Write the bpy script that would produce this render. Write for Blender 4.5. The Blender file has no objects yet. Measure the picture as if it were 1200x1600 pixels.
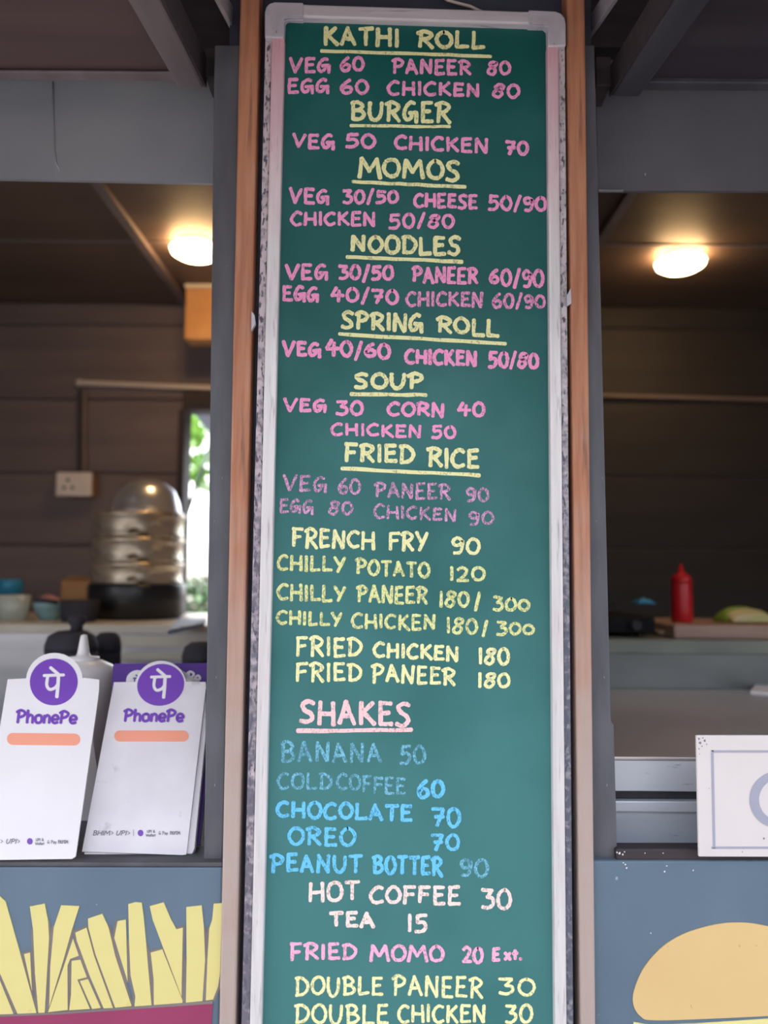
import bpy, bmesh, math, random
from mathutils import Matrix, Vector

random.seed(7)
SC = bpy.context.scene
COL = SC.collection
R = math.radians

# ------------------------------------------------------------------ camera, sky, sun, exposure
FPX = 1200.0                                   # focal length for a 1200 x 1600 frame
CAM_Y, CAM_Z = -1.08, 1.5
cam_data = bpy.data.cameras.new('camera')
cam_data.sensor_fit = 'VERTICAL'
cam_data.sensor_height = 36.0
cam_data.lens = 36.0 * FPX / 1600.0
cam_data.clip_start = 0.01
cam_data.dof.use_dof = True
cam_data.dof.focus_distance = 1.085
cam_data.dof.aperture_fstop = 1.9
cam = bpy.data.objects.new('camera', cam_data)
COL.objects.link(cam)
CAM_M = (Matrix.Translation((0, CAM_Y, CAM_Z)) @ Matrix.Rotation(R(94.5), 4, 'X')
         @ Matrix.Rotation(R(0.4), 4, 'Z'))
cam.matrix_world = CAM_M
SC.camera = cam

world = bpy.data.worlds.new('sky')
SC.world = world
world.use_nodes = True
wn = world.node_tree
sky = wn.nodes.new('ShaderNodeTexSky')
sky.sky_type = 'NISHITA'
sky.sun_disc = False
sky.sun_elevation = R(52)
sky.sun_rotation = R(-40)
sky.dust_density = 3.0
sky.air_density = 1.0
hsv = wn.nodes.new('ShaderNodeHueSaturation')
hsv.inputs['Saturation'].default_value = 0.4
wn.links.new(sky.outputs[0], hsv.inputs['Color'])
bg = wn.nodes['Background']
bg.inputs['Strength'].default_value = 0.28
wn.links.new(hsv.outputs[0], bg.inputs['Color'])

sun_d = bpy.data.lights.new('sun', 'SUN')
sun_d.energy = 4.0
sun_d.angle = R(1.0)
sun_d.color = (1.0, 0.95, 0.88)
sun = bpy.data.objects.new('sun', sun_d)
COL.objects.link(sun)
sun.rotation_euler = Vector((0.6, 0.12, -0.85)).to_track_quat('-Z', 'Y').to_euler()

SC.view_settings.view_transform = 'Standard'
SC.view_settings.look = 'None'
SC.view_settings.gamma = 1.0
SC.view_settings.use_curve_mapping = False
SC.view_settings.exposure = 1.9

# ------------------------------------------------------------------ helpers
CAM_R = CAM_M.to_3x3()
CAM_P = Vector((0, CAM_Y, CAM_Z))


def ray(px, py):
    return CAM_R @ Vector(((px - 600.0) / FPX, -(py - 800.0) / FPX, -1.0))


def at(px, py, Y=0.0):
    """World point on the upright plane at depth Y that the photograph shows at (px, py)."""
    d = ray(px, py)
    return CAM_P + d * ((Y - CAM_Y) / d.y)


def on_level(px, py, z):
    d = ray(px, py)
    return CAM_P + d * ((z - CAM_Z) / d.z)


def on_plane(px, py, p0, n):
    d = ray(px, py)
    return CAM_P + d * ((p0 - CAM_P).dot(n) / d.dot(n))


def rgb(r, g, b):
    def f(c):
        c /= 255.0
        return c / 12.92 if c <= 0.04045 else ((c + 0.055) / 1.055) ** 2.4
    return (f(r), f(g), f(b), 1.0)


def tag(o, label=None, cat=None, group=None, kind=None):
    if label: o['label'] = label
    if cat: o['category'] = cat
    if group: o['group'] = group
    if kind: o['kind'] = kind
    return o


def thing(name, loc, label, cat, group=None, kind=None):
    o = bpy.data.objects.new(name, None)
    o.empty_display_size = 0.05
    COL.objects.link(o)
    o.location = loc
    return tag(o, label, cat, group, kind)


def root_of(p):
    v = Vector((0, 0, 0))
    while p is not None:
        v = v + Vector(p.location)
        p = p.parent
    return v


def obj(name, verts, faces, mat, parent=None, smooth=False, bevel=0.0, origin=None, segs=2):
    """One mesh object; verts are in world coordinates."""
    verts = [Vector(v) for v in verts]
    if origin is None:
        xs = [v.x for v in verts]; ys = [v.y for v in verts]; zs = [v.z for v in verts]
        origin = Vector(((min(xs) + max(xs)) / 2, (min(ys) + max(ys)) / 2, min(zs)))
    origin = Vector(origin)
    me = bpy.data.meshes.new(name)
    me.from_pydata([v - origin for v in verts], [], faces)
    me.validate()
    bm = bmesh.new(); bm.from_mesh(me)
    bmesh.ops.recalc_face_normals(bm, faces=bm.faces)
    bm.to_mesh(me); bm.free()
    me.materials.append(mat)
    if smooth:
        me.polygons.foreach_set('use_smooth', [True] * len(me.polygons))
    o = bpy.data.objects.new(name, me)
    COL.objects.link(o)
    if parent is not None:
        o.parent = parent
        o.location = origin - root_of(parent)
    else:
        o.location = origin
    if bevel > 0:
        m = o.modifiers.new('bevel', 'BEVEL')
        m.width = bevel; m.segments = segs; m.limit_method = 'ANGLE'; m.angle_limit = R(40)
        if smooth is False:
            pass
    return o


def mesh_box(x0, x1, y0, y1, z0, z1):
    v = [(x0, y0, z0), (x1, y0, z0), (x1, y1, z0), (x0, y1, z0), (x0, y0, z1), (x1, y0, z1), (x1, y1, z1), (x0, y1, z1)]
    f = [(0, 3, 2, 1), (4, 5, 6, 7), (0, 1, 5, 4), (1, 2, 6, 5), (2, 3, 7, 6), (3, 0, 4, 7)]
    return v, f


def box(name, x0, x1, y0, y1, z0, z1, mat, parent=None, bevel=0.0):
    v, f = mesh_box(x0, x1, y0, y1, z0, z1)
    return obj(name, v, f, mat, parent, bevel=bevel)


def join(parts):
    V, F = [], []
    for v, f in parts:
        b = len(V)
        V += [Vector(p) for p in v]
        F += [tuple(i + b for i in q) for q in f]
    return V, F


def prism(front, off):
    """Polygon extruded by the vector off."""
    n = len(front)
    off = Vector(off)
    v = [Vector(p) for p in front] + [Vector(p) + off for p in front]
    f = [tuple(range(n)), tuple(range(2 * n - 1, n - 1, -1))]
    for i in range(n):
        j = (i + 1) % n
        f.append((i, i + n, j + n, j))
    return v, f


def slab(name, pts, y0, y1, mat, parent=None, bevel=0.0):
    """An upright slab: outline at depth y0, solid back to y1."""
    v, f = prism([at(x, y, y0) for x, y in pts], (0, y1 - y0, 0))
    return obj(name, v, f, mat, parent, bevel=bevel)


def mesh_lathe(profile, c, segs=32, sx=1.0, sy=1.0):
    c = Vector(c)
    V, F = [], []
    for r, z in profile:
        for i in range(segs):
            a = 2 * math.pi * i / segs
            V.append(c + Vector((r * math.cos(a) * sx, r * math.sin(a) * sy, z)))
    for k in range(len(profile) - 1):
        for i in range(segs):
            j = (i + 1) % segs
            F.append((k * segs + i, k * segs + j, (k + 1) * segs + j, (k + 1) * segs + i))
    if profile[0][0] > 1e-6:
        F.append(tuple(range(segs - 1, -1, -1)))
    if profile[-1][0] > 1e-6:
        b = (len(profile) - 1) * segs
        F.append(tuple(range(b, b + segs)))
    return V, F


def lathe(name, profile, c, mat, parent=None, segs=32, sx=1.0, sy=1.0):
    v, f = mesh_lathe(profile, c, segs, sx, sy)
    return obj(name, v, f, mat, parent, smooth=True)


def mesh_tube(pts, r, segs=10):
    pts = [Vector(p) for p in pts]
    V, F = [], []
    n = len(pts)
    for i, p in enumerate(pts):
        t = (pts[min(i + 1, n - 1)] - pts[max(i - 1, 0)]).normalized()
        up = Vector((0, 0, 1)) if abs(t.z) < 0.9 else Vector((1, 0, 0))
        a = t.cross(up).normalized(); b = t.cross(a).normalized()
        rr = r[i] if isinstance(r, (list, tuple)) else r
        for k in range(segs):
            th = 2 * math.pi * k / segs
            V.append(p + a * (rr * math.cos(th)) + b * (rr * math.sin(th)))
    for i in range(n - 1):
        for k in range(segs):
            m = (k + 1) % segs
            F.append((i * segs + k, i * segs + m, (i + 1) * segs + m, (i + 1) * segs + k))
    F.append(tuple(range(segs - 1, -1, -1)))
    F.append(tuple(range((n - 1) * segs, n * segs)))
    return V, F


def tube(name, pts, r, mat, parent=None, segs=10):
    v, f = mesh_tube(pts, r, segs)
    return obj(name, v, f, mat, parent, smooth=True)


def mesh_bar(a, b, w, h, side=(1, 0, 0)):
    """Rectangular bar from a to b: w across along side, h tall."""
    a, b = Vector(a), Vector(b)
    t = (b - a).normalized()
    s = Vector(side); s = (s - t * s.dot(t)).normalized()
    u = t.cross(s).normalized()
    V = []
    for p in (a, b):
        for i, j in ((-1, -1), (1, -1), (1, 1), (-1, 1)):
            V.append(p + s * (w / 2 * i) + u * (h / 2 * j))
    F = [(0, 1, 2, 3), (7, 6, 5, 4), (0, 4, 5, 1), (1, 5, 6, 2), (2, 6, 7, 3), (3, 7, 4, 0)]
    return V, F


# ------------------------------------------------------------------ stroke lettering
def cat_rom(p, n=7, closed=False):
    out = []
    m = len(p)
    rng = range(m) if closed else range(m - 1)
    for i in rng:
        if closed:
            a, b, c, d = p[(i - 1) % m], p[i], p[(i + 1) % m], p[(i + 2) % m]
        else:
            a, b, c, d = p[max(i - 1, 0)], p[i], p[i + 1], p[min(i + 2, m - 1)]
        for k in range(n):
            t = k / n
            q = []
            for j in (0, 1):
                q.append(.5 * ((2 * b[j]) + (-a[j] + c[j]) * t + (2 * a[j] - 5 * b[j] + 4 * c[j] - d[j]) * t * t + (-a[j] + 3 * b[j] - 3 * c[j] + d[j]) * t ** 3))
            out.append(tuple(q))
    out.append(p[0] if closed else p[-1])
    return out


EL = [(.5, 0), (.16, .16), (.0, .52), (.16, .88), (.5, 1), (.84, .86), (1, .5), (.84, .13)]
G = {   # glyph: (width, strokes); 'c' curve, 'o' closed curve, 'l' straight pieces; y runs down
    'A': (.85, [('l', [(0, 1), (.42, 0)]), ('l', [(.38, 0), (.95, 1)]), ('l', [(.18, .66), (.76, .64)])]),
    'B': (.8, [('l', [(.12, 0), (.1, 1)]), ('c', [(-.05, .08), (.45, -.02), (.82, .2), (.55, .43), (.14, .48)]), ('c', [(.14, .48), (.7, .5), (.95, .74), (.62, .97), (.05, 1)])]),
    'C': (.8, [('c', [(.95, .1), (.6, 0), (.2, .2), (0, .55), (.18, .88), (.52, 1), (.95, .9)])]),
    'D': (.85, [('l', [(.14, 0), (.1, 1)]), ('c', [(-.04, .06), (.45, .02), (.92, .3), (.94, .65), (.6, .95), (.05, 1)])]),
    'E': (.7, [('l', [(.12, 0), (.08, 1)]), ('l', [(.08, .02), (.92, 0)]), ('l', [(.1, .48), (.78, .46)]), ('l', [(.06, .99), (.98, .96)])]),
    'F': (.7, [('l', [(.14, 0), (.08, 1)]), ('l', [(.02, .03), (.98, 0)]), ('l', [(.12, .48), (.82, .46)])]),
    'G': (.85, [('c', [(.8, .08), (.5, 0), (.14, .28), (.02, .66), (.2, .96), (.5, .86), (.62, .6)]), ('l', [(.36, .56), (.98, .52)]), ('l', [(.92, .52), (.92, 1.06)])]),
    'H': (.85, [('l', [(.08, 0), (.04, 1)]), ('l', [(.92, 0), (.94, 1)]), ('l', [(.06, .52), (.92, .5)])]),
    'I': (.22, [('l', [(.5, 0), (.5, 1)])]),
    'K': (.8, [('l', [(.1, 0), (.08, 1)]), ('l', [(.88, 0), (.14, .55)]), ('l', [(.26, .46), (1, 1)])]),
    'L': (.7, [('l', [(.12, 0), (.08, 1)]), ('l', [(.06, .99), (1, .95)])]),
    'M': (1.15, [('l', [(0, 1), (.12, 0)]), ('l', [(.12, 0), (.48, .68)]), ('l', [(.48, .68), (.84, 0)]), ('l', [(.84, 0), (1, 1)])]),
    'N': (.85, [('l', [(.06, 1), (.1, 0)]), ('l', [(.1, 0), (.84, 1)]), ('l', [(.86, 1), (.92, 0)])]),
    'O': (.85, [('o', EL)]),
    'P': (.78, [('l', [(.18, 0), (.12, 1)]), ('c', [(-.1, .14), (.4, -.02), (.95, .18), (.72, .46), (.16, .56)])]),
    'R': (.8, [('l', [(.18, 0), (.12, 1)]), ('c', [(-.08, .12), (.4, -.02), (.92, .18), (.7, .44), (.18, .54)]), ('l', [(.36, .5), (1, 1.02)])]),
    'S': (.72, [('c', [(.95, .1), (.55, 0), (.12, .16), (.28, .42), (.72, .56), (.84, .82), (.45, 1), (.0, .92)])]),
    'T': (.8, [('l', [(.5, .02), (.48, 1)]), ('l', [(0, .04), (1, 0)])]),
    'U': (.85, [('c', [(.06, 0), (.05, .55), (.22, .94), (.55, .98), (.86, .65), (.92, 0)])]),
    'V': (.85, [('l', [(0, 0), (.42, 1)]), ('l', [(.42, 1), (1, 0)])]),
    'Y': (.8, [('l', [(0, 0), (.46, .52)]), ('l', [(1, 0), (.3, 1)])]),
    'W': (1.1, [('l', [(0, 0), (.25, 1)]), ('l', [(.25, 1), (.5, .2)]), ('l', [(.5, .2), (.75, 1)]), ('l', [(.75, 1), (1, 0)])]),
    '0': (.75, [('o', EL)]),
    '1': (.2, [('l', [(.5, 0), (.5, 1)])]),
    '2': (.7, [('c', [(.05, .2), (.4, 0), (.85, .2), (.62, .58), (.05, .98)]), ('l', [(.05, .98), (1, .96)])]),
    '3': (.7, [('l', [(0, .04), (.86, .04)]), ('l', [(.86, .04), (.4, .42)]), ('c', [(.4, .42), (.86, .5), (.92, .8), (.5, 1), (0, .94)])]),
    '4': (.8, [('l', [(.4, 0), (0, .58)]), ('l', [(0, .6), (1, .56)]), ('l', [(.66, .2), (.6, 1.04)])]),
    '5': (.75, [('l', [(.95, 0), (.22, .03)]), ('l', [(.22, .03), (.16, .46)]), ('c', [(.16, .46), (.68, .4), (.92, .68), (.6, .98), (.02, 1)])]),
    '6': (.75, [('c', [(.8, 0), (.34, .26), (.04, .66), (.3, .99), (.8, .92), (.88, .62), (.5, .5), (.12, .7)])]),
    '7': (.75, [('l', [(0, .04), (.92, .04)]), ('l', [(.92, .04), (.38, 1.04)]), ('l', [(.22, .52), (.92, .48)])]),
    '8': (.8, [('o', [(.92, .08), (.5, 0), (.24, .22), (.52, .42), (.82, .7), (.5, 1), (.08, .88), (.14, .6), (.5, .42), (.84, .3)])]),
    '9': (.72, [('c', [(.9, .22), (.5, 0), (.08, .2), (.26, .5), (.72, .44), (.92, .16), (.9, .6), (.66, .96), (.16, 1)])]),
    '/': (.5, [('l', [(.95, -.12), (.1, 1.16)])]),
    '.': (.2, [('l', [(.3, .95), (.5, 1)])]),
    'h': (.66, [('l', [(.1, -.02), (.1, 1)]), ('c', [(.1, .6), (.45, .36), (.85, .5), (.9, 1)])]),
    'o': (.68, [('o', [(.5, .36), (.12, .46), (.04, .7), (.2, .94), (.5, 1), (.86, .92), (.96, .68), (.84, .44)])]),
    'n': (.64, [('l', [(.1, .38), (.1, 1)]), ('c', [(.1, .6), (.45, .36), (.85, .5), (.9, 1)])]),
    'e': (.66, [('c', [(.08, .7), (.92, .66), (.8, .42), (.45, .34), (.1, .5), (.06, .8), (.4, 1), (.9, .94)])]),
    'x': (.6, [('l', [(.05, .3), (.95, 1)]), ('l', [(.95, .3), (.05, 1)])]),
    't': (.5, [('l', [(.5, .1), (.5, 1)]), ('l', [(.05, .38), (1, .36)])]),
    'a': (.62, [('o', [(.5, .38), (.1, .6), (.2, .96), (.6, .98), (.88, .7)]), ('l', [(.92, .38), (.94, 1)])]),
    'l': (.2, [('l', [(.5, 0), (.5, 1)])]),
    'y': (.62, [('l', [(.05, .38), (.5, 1)]), ('l', [(.95, .38), (.35, 1.3)])]),
    '&': (.8, [('c', [(.95, 1), (.2, .3), (.45, 0), (.65, .25), (.1, .7), (.35, 1), (.9, .6)])]),
    '>': (.5, [('l', [(.1, .05), (.95, .5)]), ('l', [(.95, .5), (.1, .95)])]),
}


def stroke_mesh(V, F, line, w, fmap, level):
    """A round-ended ribbon along line (2-D), half width w, mapped into the scene by fmap(x, y, level)."""
    pts = []
    for p in line:
        if not pts or (p[0] - pts[-1][0]) ** 2 + (p[1] - pts[-1][1]) ** 2 > 1e-6:
            pts.append(p)
    if len(pts) < 2: return
    n = len(pts)
    b0 = len(V)
    tang = []
    for i in range(n):
        a, b = pts[max(i - 1, 0)], pts[min(i + 1, n - 1)]
        dx, dy = b[0] - a[0], b[1] - a[1]
        l = math.hypot(dx, dy) or 1
        tang.append((dx / l, dy / l))
    for i, (x, y) in enumerate(pts):
        tx, ty = tang[i]
        ww = w[i] if isinstance(w, list) else w
        V.append(fmap(x - ty * ww, y + tx * ww, level)); V.append(fmap(x + ty * ww, y - tx * ww, level))
    for i in range(n - 1):
        a = b0 + 2 * i
        F.append((a, a + 1, a + 3, a + 2))
    for end, sgn in ((0, -1), (n - 1, 1)):
        x, y = pts[end]; tx, ty = tang[end]
        ww = w[end] if isinstance(w, list) else w
        ring = [b0 + 2 * end]
        for k in (1, 2, 3):
            a = math.pi * k / 4
            ca, sa = math.cos(a), math.sin(a) * .7
            V.append(fmap(x - ty * ww * ca + tx * ww * sa * sgn, y + tx * ww * ca + ty * ww * sa * sgn, level))
            ring.append(len(V) - 1)
        ring.append(b0 + 2 * end + 1)
        F.append(tuple(ring))


def write(V, F, text, x0, x1, a0, b0, a1, b1, w, fmap, jit=.03, rn=random, gap=.2, slant=0.0, level0=0):
    """text set between x0 and x1; a0/b0 top and base at the left end, a1/b1 at the right end."""
    h = ((b0 - a0) + (b1 - a1)) / 2
    ws = [G[ch][0] if ch != ' ' else .5 for ch in text]
    tot = sum(ws) + gap * (len(text) - 1)
    cur = 0.0
    lev = level0
    for ch, gw in zip(text, ws):
        if ch != ' ':
            dy, sc = rn.uniform(-.03, .03) * (jit > 0), 1 + rn.uniform(-.05, .05) * (jit > 0)
            for kind, pts in G[ch][1]:
                P_ = []
                for (gx, gy) in pts:
                    gx += rn.uniform(-jit, jit); gy = gy * sc + dy + rn.uniform(-jit, jit)
                    u = (cur + gx * gw) / tot
                    top = a0 + (a1 - a0) * u; base = b0 + (b1 - b0) * u
                    P_.append((x0 + (x1 - x0) * u + slant * (1 - gy) * h, top + (base - top) * gy))
                ln = P_ if kind == 'l' else cat_rom(P_, 6, kind == 'o')
                if kind == 'l' and jit > 0:
                    (ax, ay), (bx, by) = P_[0], P_[-1]
                    ln = [(ax + (bx - ax) * k / 4 + rn.uniform(-.25, .25), ay + (by - ay) * k / 4 + rn.uniform(-.25, .25)) for k in range(5)]
                ww = [w * (1 + rn.uniform(-.16, .16)) for _ in ln] if jit > 0 else w
                stroke_mesh(V, F, ln, ww, fmap, lev)
                lev += 1
        cur += gw + gap
    return lev


# ------------------------------------------------------------------ materials
def mat(name, c1, c2=None, rough=0.6, metal=0.0, scale=8.0, stretch=(1, 1, 1), lo=0.35, hi=0.65, bump=0.0,
        bump_scale=None, c3=None, c3_scale=60.0, c3_lo=0.62, c3_hi=0.68, spec=0.5, detail=6.0, alpha=None,
        world=False):
    m = bpy.data.materials.new(name)
    m.use_nodes = True
    nt = m.node_tree; N = nt.nodes; L = nt.links
    bs = N['Principled BSDF']
    bs.inputs['Roughness'].default_value = rough
    bs.inputs['Metallic'].default_value = metal
    bs.inputs['Specular IOR Level'].default_value = spec
    tc = N.new('ShaderNodeTexCoord')
    src = tc.outputs['Object']
    mp = N.new('ShaderNodeMapping'); mp.inputs['Scale'].default_value = stretch
    L.new(src, mp.inputs['Vector'])
    col = None
    if c2 is not None:
        nz = N.new('ShaderNodeTexNoise'); nz.inputs['Scale'].default_value = scale; nz.inputs['Detail'].default_value = detail
        L.new(mp.outputs[0], nz.inputs['Vector'])
        rp = N.new('ShaderNodeValToRGB')
        rp.color_ramp.elements[0].position = lo; rp.color_ramp.elements[0].color = c1
        rp.color_ramp.elements[1].position = hi; rp.color_ramp.elements[1].color = c2
        L.new(nz.outputs[0], rp.inputs[0])
        col = rp.outputs[0]
        if c3 is not None:
            n3 = N.new('ShaderNodeTexNoise'); n3.inputs['Scale'].default_value = c3_scale; n3.inputs['Detail'].default_value = 4
            L.new(mp.outputs[0], n3.inputs['Vector'])
            r3 = N.new('ShaderNodeValToRGB')
            r3.color_ramp.elements[0].position = c3_lo; r3.color_ramp.elements[0].color = (0, 0, 0, 1)
            r3.color_ramp.elements[1].position = c3_hi; r3.color_ramp.elements[1].color = (1, 1, 1, 1)
            L.new(n3.outputs[0], r3.inputs[0])
            mx = N.new('ShaderNodeMixRGB'); mx.inputs[2].default_value = c3
            L.new(r3.outputs[0], mx.inputs[0]); L.new(col, mx.inputs[1])
            col = mx.outputs[0]
        L.new(col, bs.inputs['Base Color'])
    else:
        bs.inputs['Base Color'].default_value = c1
    if bump > 0:
        nb = N.new('ShaderNodeTexNoise'); nb.inputs['Scale'].default_value = bump_scale or scale * 4; nb.inputs['Detail'].default_value = 5
        L.new(mp.outputs[0], nb.inputs['Vector'])
        bp = N.new('ShaderNodeBump'); bp.inputs['Strength'].default_value = bump; bp.inputs['Distance'].default_value = 0.002
        L.new(nb.outputs[0], bp.inputs['Height']); L.new(bp.outputs[0], bs.inputs['Normal'])
    if alpha is not None:
        bs.inputs['Alpha'].default_value = alpha
    m['tail'] = ''
    return m


def tint_by_height(m, c, z0, z1, amount=1.0, nscale=18, nmul=0.7):
    """Mixes colour c into the base colour between the object heights z0 and z1 (weathering on wood and lips, painted light on the board), broken up by noise."""
    nt = m.node_tree; N = nt.nodes; L = nt.links
    bs = N['Principled BSDF']
    src = bs.inputs['Base Color'].links[0].from_socket
    geo = N.new('ShaderNodeNewGeometry')
    sp = N.new('ShaderNodeSeparateXYZ'); L.new(geo.outputs['Position'], sp.inputs[0])
    mr = N.new('ShaderNodeMapRange')
    mr.inputs['From Min'].default_value = z0; mr.inputs['From Max'].default_value = z1
    L.new(sp.outputs['Z'], mr.inputs['Value'])
    nz = N.new('ShaderNodeTexNoise'); nz.inputs['Scale'].default_value = nscale; nz.inputs['Detail'].default_value = 5
    L.new(geo.outputs['Position'], nz.inputs['Vector'])
    ad = N.new('ShaderNodeMath'); ad.operation = 'MULTIPLY_ADD'; ad.use_clamp = True
    ad.inputs[1].default_value = nmul; L.new(nz.outputs[0], ad.inputs[0])
    sb = N.new('ShaderNodeMath'); sb.operation = 'SUBTRACT'; sb.inputs[1].default_value = nmul / 2
    L.new(mr.outputs[0], sb.inputs[0]); L.new(sb.outputs[0], ad.inputs[2])
    mu = N.new('ShaderNodeMath'); mu.operation = 'MULTIPLY'; mu.inputs[1].default_value = amount; mu.use_clamp = True
    L.new(ad.outputs[0], mu.inputs[0])
    mx = N.new('ShaderNodeMixRGB'); mx.inputs[2].default_value = c
    L.new(mu.outputs[0], mx.inputs[0]); L.new(src, mx.inputs[1]); L.new(mx.outputs[0], bs.inputs['Base Color'])
    return m


def chalk_mat(name, c, cover):
    """Chalk: coloured dust that catches only part of the board's grain."""
    m = bpy.data.materials.new(name)
    m.use_nodes = True
    nt = m.node_tree; N = nt.nodes; L = nt.links
    bs = N['Principled BSDF']
    bs.inputs['Base Color'].default_value = c
    bs.inputs['Roughness'].default_value = 0.95
    bs.inputs['Specular IOR Level'].default_value = 0.1
    geo = N.new('ShaderNodeNewGeometry')
    mp = N.new('ShaderNodeMapping'); mp.inputs['Scale'].default_value = (1, 1, 0.7); mp.inputs['Rotation'].default_value = (0, 0.5, 0)
    L.new(geo.outputs['Position'], mp.inputs['Vector'])
    n1 = N.new('ShaderNodeTexNoise'); n1.inputs['Scale'].default_value = 420; n1.inputs['Detail'].default_value = 3
    n2 = N.new('ShaderNodeTexNoise'); n2.inputs['Scale'].default_value = 70; n2.inputs['Detail'].default_value = 2
    L.new(mp.outputs[0], n1.inputs['Vector']); L.new(mp.outputs[0], n2.inputs['Vector'])
    a = N.new('ShaderNodeMath'); a.operation = 'MULTIPLY_ADD'; a.inputs[1].default_value = 0.6
    L.new(n2.outputs[0], a.inputs[0]); L.new(n1.outputs[0], a.inputs[2])
    rp = N.new('ShaderNodeMapRange')
    mid = 0.8 + (0.5 - cover) * 0.55
    rp.inputs['From Min'].default_value = mid - 0.16; rp.inputs['From Max'].default_value = mid + 0.16
    rp.inputs['To Min'].default_value = 0.25; rp.inputs['To Max'].default_value = 1.0
    L.new(a.outputs[0], rp.inputs['Value'])
    L.new(rp.outputs[0], bs.inputs['Alpha'])
    return m


M = {}
M['board'] = tint_by_height(mat('board_green', rgb(6, 80, 76), rgb(12, 90, 86), rough=0.5, scale=5, lo=0.3, hi=0.7, c3=rgb(70, 135, 120), c3_scale=260, c3_lo=0.74, c3_hi=0.8, spec=0.35), rgb(92, 150, 150), 1.95, 1.2, 0.45, 5, 1.5)  # chalk dust that also paints the lower board brighter, as if better lit
M['frame'] = tint_by_height(mat('frame_aluminium', rgb(205, 200, 200), rgb(222, 216, 214), rough=0.42, metal=0.15, scale=30, stretch=(4, 4, 0.25),
                c3=rgb(168, 161, 163), c3_scale=70, c3_lo=0.60, c3_hi=0.74, bump=0.15), rgb(226, 140, 164), 1.95, 2.28, 0.62)  # pinker towards the top
M['flange'] = tint_by_height(mat('worn_frame_lip', rgb(208, 196, 200), rgb(188, 178, 182), rough=0.6, metal=0.1, scale=55, stretch=(1.5, 1.5, 0.5), c3=rgb(84, 82, 90), c3_scale=150, c3_lo=0.56, c3_hi=0.62, bump=0.3), rgb(86, 90, 104), 1.95, 1.35, 0.95, 130, 2.4)
M['flange_left'] = tint_by_height(mat('flaked_frame_lip', rgb(208, 190, 196), rgb(188, 174, 180), rough=0.6, metal=0.1, scale=55, stretch=(1.5, 1.5, 0.5), c3=rgb(84, 82, 90), c3_scale=150, c3_lo=0.54, c3_hi=0.60, bump=0.3), rgb(98, 96, 108), 2.0, 1.0, 0.9, 90, 3.4)
M['steel_dark'] = mat('dull_steel', rgb(104, 108, 108), rgb(122, 126, 124), rough=0.4, metal=0.6, scale=4, stretch=(0.6, 2, 2))
M['steel_top'] = mat('worktop_steel', rgb(176, 170, 172), rgb(190, 184, 186), rough=0.38, metal=0.6, scale=4, stretch=(0.4, 1, 1))
M['frame_top'] = mat('frame_aluminium_top', rgb(200, 190, 198), rgb(214, 206, 212), rough=0.42, metal=0.15, scale=30, stretch=(0.25, 4, 4), c3=rgb(160, 150, 158), c3_scale=55, c3_lo=0.62, c3_hi=0.74)
M['cap'] = mat('cap_plastic', rgb(182, 176, 186), rgb(196, 190, 198), rough=0.45, scale=40, c3=rgb(120, 112, 122), c3_scale=120, c3_lo=0.66, c3_hi=0.72)
M['wood'] = tint_by_height(mat('wood_trim', rgb(166, 106, 76), rgb(188, 128, 96), rough=0.55, scale=22, stretch=(6, 6, 0.35), c3=rgb(120, 82, 64), c3_scale=18,
               c3_lo=0.6, c3_hi=0.75, bump=0.25), rgb(176, 160, 152), 1.62, 1.22, 0.9)
M['dark_post'] = mat('dark_post_paint', rgb(78, 78, 84), rgb(92, 92, 98), rough=0.6, scale=14, stretch=(3, 3, 0.6), c3=rgb(150, 146, 146), c3_scale=140, c3_lo=0.74, c3_hi=0.78)
M['pillar'] = mat('pillar_navy', rgb(52, 56, 72), rgb(60, 64, 80), rough=0.6, scale=9)
M['header'] = mat('header_dark_wood', rgb(46, 40, 44), rgb(60, 50, 54), rough=0.7, scale=15, stretch=(0.4, 3, 3))
M['front'] = mat('front_paint', rgb(86, 104, 120), rgb(98, 116, 132), rough=0.6, scale=7, stretch=(1, 1, 0.6), lo=0.3, hi=0.7, c3=rgb(160, 165, 172), c3_scale=90, c3_lo=0.76, c3_hi=0.79, bump=0.1)
M['fry'] = mat('fry_paint', rgb(214, 200, 126), rgb(222, 208, 138), rough=0.65, scale=9, lo=0.3, hi=0.7, c3=rgb(214, 196, 120), c3_scale=60, c3_lo=0.66, c3_hi=0.72)
M['carton'] = mat('carton_paint', rgb(140, 46, 84), rgb(152, 54, 94), rough=0.6, scale=6)
M['bun'] = mat('bun_paint', rgb(216, 180, 122), rgb(222, 190, 130), rough=0.65, scale=5, lo=0.3, hi=0.7, c3=rgb(200, 158, 104), c3_scale=90, c3_lo=0.7, c3_hi=0.74)
M['bun_edge'] = mat('filling_paint', rgb(226, 214, 140), rgb(232, 220, 150), rough=0.65, scale=9)
M['outline'] = mat('outline_paint', rgb(116, 106, 104), rgb(128, 118, 114), rough=0.7, scale=12)
M['steel'] = mat('brushed_steel', rgb(176, 180, 186), rgb(200, 203, 208), rough=0.36, metal=0.85, scale=6, stretch=(0.4, 3, 3), bump=0.06, c3=rgb(120, 122, 126), c3_scale=26, c3_lo=0.7, c3_hi=0.8)
M['steel_light'] = mat('pale_steel', rgb(198, 204, 214), rgb(212, 216, 224), rough=0.45, metal=0.35, scale=9, stretch=(0.5, 2, 2), c3=rgb(158, 160, 166), c3_scale=60, c3_lo=0.68, c3_hi=0.8)
M['fascia'] = mat('galvanised_sheet', rgb(146, 152, 162), rgb(168, 170, 176), rough=0.4, metal=0.4, scale=3.5, lo=0.3, hi=0.7, c3=rgb(96, 96, 98), c3_scale=30, c3_lo=0.72, c3_hi=0.78, bump=0.05)
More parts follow.
